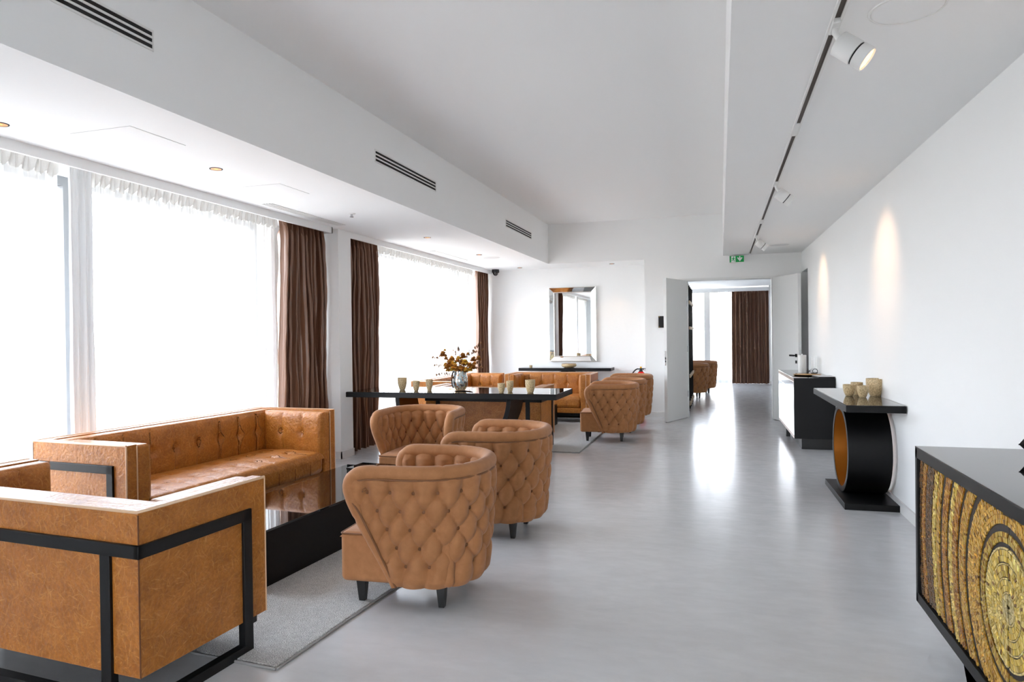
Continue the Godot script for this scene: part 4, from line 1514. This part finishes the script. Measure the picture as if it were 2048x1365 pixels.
func sideboard():
	# front plane x = 0.827, far end z = -3.44, mosaic of shell chips in rings round its middle
	var t := thing("mosaic_sideboard", "black sideboard with a ringed gold shell mosaic front, at the right edge", "sideboard", Vector3(1.08, 0, -2.44))
	var F := -0.253
	var HL := 1.0
	var y0 := 0.192
	var y1 := 0.885
	var K: Material = M["black wood"]
	obj("carcass", rslab(Vector3(F + 0.03, y0 + 0.005, -HL + 0.005), Vector3(0.24, y1 - 0.01, HL - 0.005), 0.003), K, t)
	obj("glass_top", rslab(Vector3(F, y1 - 0.006, -HL), Vector3(0.245, y1, HL), 0.002), M["black glass"], t)
	obj("top_rail", rslab(Vector3(F, y1 - 0.05, -HL), Vector3(F + 0.04, y1 - 0.006, HL), 0.002), K, t)
	obj("bottom_rail", rslab(Vector3(F, y0, -HL), Vector3(F + 0.04, y0 + 0.044, HL), 0.002), K, t)
	for s in [-1.0, 1.0]:
		obj("stile", rslab(Vector3(F, y0, s * HL), Vector3(F + 0.04, y1 - 0.006, s * (HL - 0.03)), 0.002), K, t)
	for z in [-0.32, 0.32]:
		var m := MB.new()
		m.prism(PackedVector2Array([Vector2(-0.21, y0 + 0.01), Vector2(0.21, y0 + 0.01), Vector2(0.19, 0.13), Vector2(0.1, 0.0), Vector2(-0.1, 0.0), Vector2(-0.19, 0.13)]), -0.03, 0.03)
		m.moved(Transform3D(Basis(Vector3(0, 0, 1), Vector3(0, 1, 0), Vector3(1, 0, 0)), Vector3(F + 0.07, 0, z)))
		obj("leg", m, M["leg wood"], t)
		m = MB.new()
		m.prism(PackedVector2Array([Vector2(-0.21, y0 + 0.01), Vector2(0.21, y0 + 0.01), Vector2(0.19, 0.13), Vector2(0.1, 0.0), Vector2(-0.1, 0.0), Vector2(-0.19, 0.13)]), -0.03, 0.03)
		m.moved(Transform3D(Basis(Vector3(0, 0, 1), Vector3(0, 1, 0), Vector3(1, 0, 0)), Vector3(0.17, 0, z)))
		obj("leg", m, M["leg wood"], t)
	var cy := 0.54
	var top := y1 - 0.052
	var bot := y0 + 0.046
	# ring bands: inner radius, outer radius, kind (0 gold, 1 pale gold, 2 brown, 3 dark bed only, 4 pale centre)
	var bands := [[0.0, 0.045, 4], [0.046, 0.052, 5], [0.053, 0.088, 1], [0.089, 0.094, 5], [0.096, 0.132, 1], [0.133, 0.138, 5], [0.141, 0.178, 1], [0.179, 0.186, 5], [0.2, 0.233, 6], [0.256, 0.3, 0], [0.3005, 0.362, 0], [0.396, 0.456, 3], [0.482, 0.534, 2], [0.536, 0.576, 1], [0.604, 0.658, 2], [0.692, 0.733, 3], [0.745, 0.788, 1], [0.795, 0.835, 7], [0.838, 0.885, 7], [0.895, 0.94, 2], [0.95, 0.99, 7], [1.0, 1.1, 2]]
	var rg := RandomNumberGenerator.new()
	rg.seed = 4242
	var pal := {0: [Color(0.62, 0.38, 0.07), Color(0.74, 0.5, 0.14), Color(0.5, 0.27, 0.04), Color(0.66, 0.46, 0.14)], 1: [Color(0.74, 0.6, 0.16), Color(0.82, 0.7, 0.3), Color(0.62, 0.46, 0.1)], 2: [Color(0.4, 0.18, 0.03), Color(0.52, 0.28, 0.05), Color(0.33, 0.14, 0.03), Color(0.58, 0.36, 0.09)], 3: [Color(0.58, 0.34, 0.06), Color(0.48, 0.26, 0.05), Color(0.62, 0.44, 0.12)], 4: [Color(0.56, 0.5, 0.27), Color(0.6, 0.54, 0.33)], 5: [Color(0.84, 0.76, 0.45), Color(0.78, 0.66, 0.34)], 6: [Color(0.5, 0.36, 0.08), Color(0.6, 0.48, 0.14), Color(0.36, 0.2, 0.04)], 7: [Color(0.14, 0.075, 0.035), Color(0.1, 0.07, 0.05), Color(0.2, 0.1, 0.03)]}
	for half in 2:
		var za := -HL + 0.031 if half == 0 else 0.0015
		var zb := -0.0015 if half == 0 else HL - 0.031
		var door := obj("door", rslab(Vector3(F + 0.014, bot, za), Vector3(F + 0.03, top, zb), 0.001), M["mosaic bed"], t)
		for b in bands:
			var m := MB.new()
			m.colored = true
			var r0: float = b[0]
			var r1: float = b[1]
			var kind: int = b[2]
			var rows := maxi(1, int(round((r1 - r0) / 0.0165)))
			for r in rows:
				var ra := lerpf(r0, r1, float(r) / rows)
				var rb := lerpf(r0, r1, float(r + 1) / rows) - 0.0012
				var n := maxi(10, int(TAU * (ra + rb) / 2 / 0.0092))
				var ph := rg.randf()
				var skew := rg.randf_range(-0.6, 0.6) * TAU / n
				for k in n:
					var a0 := TAU * (k + ph) / n
					var a1 := TAU * (k + ph + 1.0) / n - 0.0011 / maxf(rb, 0.02)
					var am := (a0 + a1) / 2
					var rm := (ra + rb) / 2
					var cz := sin(am) * rm
					var cyy := cy + cos(am) * rm
					if cz < za + 0.004 or cz > zb - 0.004 or cyy < bot + 0.004 or cyy > top - 0.004:
						continue
					var cs: Array = pal[kind]
					var c: Color = cs[rg.randi() % cs.size()]
					var j := rg.randf_range(0.72, 1.18) * (1.45 if rg.randf() < 0.08 else 1.0)
					if kind in [0, 1, 2, 3] and rg.randf() < 0.06:
						c = Color(0.22, 0.11, 0.03)
					m.tint = Color(c.r * j * 0.9, c.g * j * 0.8, c.b * j * 0.6)
					var hx := F + 0.0105 - rg.randf() * 0.002
					var tx := rg.randf_range(-0.0006, 0.0006)
					var ty := rg.randf_range(-0.0006, 0.0006)
					var ps := []
					for q in [[ra, a0, -1, -1], [rb, a0 + skew, 1, -1], [rb, a1 + skew, 1, 1], [ra, a1, -1, 1]]:
						var zz := clampf(sin(q[1]) * q[0], za, zb)
						var yy := clampf(cy + cos(q[1]) * q[0], bot, top)
						ps.append(Vector3(hx + tx * q[2] + ty * q[3], yy, zz))
					var nn: Vector3 = (ps[2] - ps[0]).cross(ps[3] - ps[1]).normalized()
					if nn.x > 0:
						nn = -nn
					m.quad(ps[0], ps[1], ps[2], ps[3], nn)
					for e in 4:
						var p0: Vector3 = ps[e]
						var p1: Vector3 = ps[(e + 1) % 4]
						var ce: Vector3 = (ps[0] + ps[2]) / 2
						m.quad(p0, p1, Vector3(F + 0.015, p1.y, p1.z), Vector3(F + 0.015, p0.y, p0.z), ((p0 + p1) / 2 - ce).normalized())
			if m.v.size():
				var o := obj("mosaic_ring", m, M["shell mosaic"], door)
				o.set_meta("kind", "stuff")
	# cube-frame ornament cut by the right edge
	var d := thing("square_frame_ornament", "dark steel square frame ornament on the sideboard, cut by the right edge", "ornament", Vector3(1.2, y1, -3.21), 0.5)
	var m := MB.new()
	var c := [Vector2(0, 0.004), Vector2(0.06, 0.055), Vector2(0.0, 0.106), Vector2(-0.06, 0.055)]
	for k in 4:
		var a: Vector2 = c[k]
		var b: Vector2 = c[(k + 1) % 4]
		var e := (b - a).normalized()
		var nn := Vector2(-e.y, e.x) * 0.008
		var poly := PackedVector2Array([a - e * 0.004, b + e * 0.004, b + nn - e * 0.008, a + nn + e * 0.008])
		m.prism(poly, -0.02, 0.02)
	obj("square_frame", m, M["black metal"], d)
	obj("foot", slab(Vector3(-0.02, 0, -0.02), Vector3(0.02, 0.006, 0.02)), M["black metal"], d)

# ======================================================== alcove
func alcove_things():
	ring_console("long black console table below the tall silver mirror", Vector3(-2.73, -0.035, -12.37), 0.0, 0.0)
	# mirror with sloping mirrored border and silver beads
	var t := thing("wall_mirror", "tall mirror with a silver frame hanging on the alcove wall", "mirror", Vector3(-2.645, 0.915, -12.6))
	var w := 0.445
	var h := 1.38
	var b := 0.09
	obj("backing", slab(Vector3(-w + 0.01, 0.01, 0), Vector3(w - 0.01, h - 0.01, 0.012)), M["black wood"], t)
	var m := MB.new()
	m.quad(Vector3(-w + b, b, 0.022), Vector3(w - b, b, 0.022), Vector3(w - b, h - b, 0.022), Vector3(-w + b, h - b, 0.022), Vector3(0, 0, 1))
	obj("mirror_glass", m, M["mirror"], t)
	var oc := [Vector3(-w, 0, 0.05), Vector3(w, 0, 0.05), Vector3(w, h, 0.05), Vector3(-w, h, 0.05)]
	var ic := [Vector3(-w + b, b, 0.022), Vector3(w - b, b, 0.022), Vector3(w - b, h - b, 0.022), Vector3(-w + b, h - b, 0.022)]
	for k in 4:
		m = MB.new()
		var a: Vector3 = oc[k]
		var c: Vector3 = oc[(k + 1) % 4]
		var d: Vector3 = ic[(k + 1) % 4]
		var e: Vector3 = ic[k]
		var nn := (c - a).cross(e - a).normalized()
		m.quad(a, c, d, e, nn if nn.z > 0 else -nn)
		var side := Vector3(signf(a.x + c.x) if k % 2 == 1 else 0.0, (-1.0 if k == 0 else 1.0) if k % 2 == 0 else 0.0, 0)
		m.quad(a, c, Vector3(c.x, c.y, 0), Vector3(a.x, a.y, 0), side)
		obj("bevel_strip", m, M["mirror"], t)
		m = MB.new()
		m.tube([e, d], 0.008, 8)
		m.tube([a, c], 0.006, 8)
		obj("silver_bead", m, M["silver bead"], t)
	# bowl and small candle on the console
	var d := thing("wooden_bowl", "shallow wide stoneware bowl on the console under the mirror", "bowl", Vector3(-2.68, 0.805, -12.36))
	m = MB.new()
	m.lathe([Vector2(0.001, 0), Vector2(0.08, 0), Vector2(0.125, 0.015), Vector2(0.142, 0.04), Vector2(0.135, 0.066), Vector2(0.128, 0.067), Vector2(0.125, 0.04), Vector2(0.1, 0.02), Vector2(0.001, 0.016)], 40)
	obj("bowl_body", m, M["speckled stoneware"], d)
	m = MB.new()
	m.lathe([Vector2(0.128, 0.066), Vector2(0.132, 0.07), Vector2(0.136, 0.066)], 40)
	obj("rim", m, M["thread"], d)
	d = thing("small_cup", "small pale cup at the left end of the console under the mirror", "cup", Vector3(-3.42, 0.805, -12.4))
	m = MB.new()
	m.lathe([Vector2(0.001, 0), Vector2(0.024, 0), Vector2(0.027, 0.004), Vector2(0.029, 0.04), Vector2(0.027, 0.04), Vector2(0.024, 0.008), Vector2(0.001, 0.006)], 24)
	obj("cup_body", m, M["speckled stoneware"], d)
	# extinguisher
	t = thing("fire_extinguisher", "red fire extinguisher with a black hose behind the far tub chairs", "fire extinguisher", Vector3(-1.36, 0.05, -12.3))
	m = MB.new()
	m.lathe([Vector2(0.001, 0.06), Vector2(0.075, 0.06), Vector2(0.08, 0.075), Vector2(0.08, 0.6), Vector2(0.07, 0.65), Vector2(0.045, 0.678), Vector2(0.028, 0.69)], 32)
	obj("cylinder", m, M["red enamel"], t)
	m = MB.new()
	m.lathe([Vector2(0.07, 0.0), Vector2(0.084, 0.0), Vector2(0.084, 0.08), Vector2(0.08, 0.085)], 32)
	obj("foot_ring", m, M["rubber"], t)
	m = MB.new()
	m.lathe([Vector2(0.035, 0.685), Vector2(0.035, 0.705), Vector2(0.024, 0.712), Vector2(0.024, 0.745), Vector2(0.001, 0.748)], 20)
	m.rbox(Vector3(-0.05, 0.722, -0.014), Vector3(0.05, 0.742, 0.014), 0.004)
	obj("valve", m, M["rubber"], t)
	m = MB.new()
	m.rbox(Vector3(0.03, 0.735, -0.01), Vector3(0.125, 0.746, 0.01), 0.003)
	m.rbox(Vector3(0.03, 0.712, -0.009), Vector3(0.105, 0.721, 0.009), 0.003)
	obj("lever", m, M["rubber"], t)
	m = MB.new()
	m.lathe([Vector2(0.001, 0.775), Vector2(0.016, 0.774), Vector2(0.018, 0.76), Vector2(0.016, 0.747)], 16)
	obj("knob", m, M["brass"], t)
	m = MB.new()
	var hp := []
	for k in 20:
		var s := k / 19.0
		hp.append(Vector3(-0.05 - 0.14 * sin(minf(s * 1.5, 1.0) * PI / 2), 0.735 - 0.55 * pow(s, 1.7), 0.0))
	m.tube(hp, 0.011, 8)
	obj("hose", m, M["rubber"], t)

# ======================================================== doors
func leaf(n: int, hinge: Vector3, free: Vector3, handle: bool):
	var d := free - hinge
	var L := d.length()
	var t := Node3D.new()
	t.name = "door_%d" % n
	t.set_meta("kind", "structure")
	add_child(t)
	t.position = hinge
	t.rotation.y = atan2(-d.z, d.x)       # local +x runs from hinge to free edge
	obj("door_leaf", rslab(Vector3(0, 0.006, -0.025), Vector3(L, 2.285, 0.025), 0.002), M["door paint"], t)
	obj("bottom_seal", slab(Vector3(0.005, 0.0, -0.012), Vector3(L - 0.005, 0.007, 0.012)), M["rubber"], t)
	var m := MB.new()
	m.box(Vector3(L, 0.9, -0.011), Vector3(L + 0.0015, 1.13, 0.011))
	obj("lock_plate", m, M["steel"], t)
	for z in [0.4, 1.15, 1.9]:
		m = MB.new()
		m.tube([Vector3(0, z - 0.05, -0.028), Vector3(0, z + 0.05, -0.028)], 0.008, 8)
		obj("hinge", m, M["steel"], t)
	if handle:
		for s in [-1.0, 1.0]:
			m = MB.new()
			m.rbox(Vector3(L - 0.085, 1.025, s * 0.025), Vector3(L - 0.035, 1.075, s * 0.034), 0.002)
			m.tube([Vector3(L - 0.06, 1.05, s * 0.03), Vector3(L - 0.06, 1.05, s * 0.07)], 0.009, 10)
			m.rbox(Vector3(L - 0.18, 1.037, s * 0.06), Vector3(L - 0.05, 1.063, s * 0.076), 0.004)
			obj("door_handle", m, M["black metal"], t)
			m = MB.new()
			m.rbox(Vector3(L - 0.082, 0.93, s * 0.025), Vector3(L - 0.038, 0.975, s * 0.032), 0.002)
			obj("key_escutcheon", m, M["black metal"], t)
	else:
		m = MB.new()
		m.box(Vector3(L, 1.0, -0.009), Vector3(L + 0.002, 1.03, 0.009))
		m.box(Vector3(L, 0.95, -0.009), Vector3(L + 0.002, 0.98, 0.009))
		obj("strike_slot", m, M["rubber"], t)

func door_things():
	leaf(1, Vector3(-0.55, 0, END + 0.02), Vector3(-0.83, 0, END + 0.75), false)
	leaf(2, Vector3(0.83, 0, END + 0.03), Vector3(1.14, 0, END + 0.72), true)
	# emergency exit sign: pictogram half and arrow half
	var t := thing("exit_sign", "green emergency exit sign with running figure and down arrow above the doors", "sign", Vector3(0.268, 2.603, END + 0.1))
	obj("casing", rslab(Vector3(-0.113, -0.054, -0.1), Vector3(0.113, 0.054, -0.002), 0.004), M["white metal"], t)
	obj("green_panel", slab(Vector3(-0.11, -0.051, -0.002), Vector3(0.11, 0.051, 0.0)), M["sign green"], t)
	var m := MB.new()
	m.prism(PackedVector2Array([Vector2(-0.086, -0.051), Vector2(-0.02, -0.051), Vector2(-0.02, 0.045), Vector2(-0.086, 0.045)]), 0, 0.001)
	obj("white_door", m, M["sign white"], t)
	m = MB.new()
	m.lathe([Vector2(0.001, 0.0), Vector2(0.0085, 0.0)], 16)
	m.moved(Transform3D(Basis(Vector3(1, 0, 0), Vector3(0, 0, 1), Vector3(0, -1, 0)), Vector3(-0.046, 0.032, 0.0018)))
	m.prism(PackedVector2Array([Vector2(-0.062, 0.02), Vector2(-0.046, 0.022), Vector2(-0.036, 0.012), Vector2(-0.024, 0.008), Vector2(-0.025, 0.003), Vector2(-0.04, 0.005), Vector2(-0.046, -0.008), Vector2(-0.036, -0.02), Vector2(-0.036, -0.042), Vector2(-0.043, -0.042), Vector2(-0.044, -0.024), Vector2(-0.056, -0.012), Vector2(-0.062, -0.024), Vector2(-0.082, -0.03), Vector2(-0.083, -0.023), Vector2(-0.068, -0.018), Vector2(-0.058, 0.01), Vector2(-0.07, 0.008), Vector2(-0.077, -0.004), Vector2(-0.082, -0.001), Vector2(-0.074, 0.015)]), 0.001, 0.002)
	obj("running_figure", m, M["sign green"], t)
	m = MB.new()
	m.prism(PackedVector2Array([Vector2(0.037, 0.042), Vector2(0.057, 0.042), Vector2(0.057, 0.006), Vector2(0.078, 0.03), Vector2(0.087, 0.012), Vector2(0.047, -0.04), Vector2(0.007, 0.012), Vector2(0.016, 0.03), Vector2(0.037, 0.006)]), 0, 0.001)
	obj("arrow", m, M["sign white"], t)
	# wall panel left of the door
	t = thing("wall_control_panel", "small black control panel on the end wall beside the left door leaf", "panel", Vector3(-0.951, 1.605, END))
	obj("housing", rslab(Vector3(-0.045, -0.098, 0), Vector3(0.045, 0.098, 0.03), 0.004), M["rubber"], t)
	for y in [-0.085, 0.085]:
		m = MB.new()
		m.ball(Vector3(-0.03, y, 0.03), Vector3(0.006, 0.006, 0.004), 8)
		obj("screw", m, M["brass"], t)
	# room beyond: shelf at the left jamb, two more tub chairs
	t = thing("open_shelf", "black open shelf with tan boards just inside the doorway", "shelf", Vector3(-0.62, 0, -13.6))
	obj("side_frame", slab(Vector3(0.04, 0, -0.9), Vector3(0.08, 2.3, -0.86)), M["black wood"], t)
	obj("side_frame", slab(Vector3(0.04, 0, 0.86), Vector3(0.08, 2.3, 0.9)), M["black wood"], t)
	obj("back_board", slab(Vector3(0.03, 0, -0.88), Vector3(0.05, 2.3, 0.88)), M["black wood"], t)
	for z in [-0.45, 0.0, 0.45]:
		obj("upright", slab(Vector3(0.05, 0, z - 0.015), Vector3(0.08, 2.3, z + 0.015)), M["black wood"], t)
	for y in [0.1, 0.6, 1.48, 1.95]:
		obj("board", slab(Vector3(0.05, y, -0.86), Vector3(0.1, y + 0.05, 0.86)), M["tan shelf"], t)
	dup(chair0, "tub_chair", "tufted tub chair beyond the doorway, nearer to the door", Vector3(-0.69, 0.0, -15.45), deg_to_rad(-80))
	dup(chair0, "tub_chair", "tufted tub chair beyond the doorway, nearer to the far window", Vector3(-0.52, 0.0, -16.75), deg_to_rad(-80))
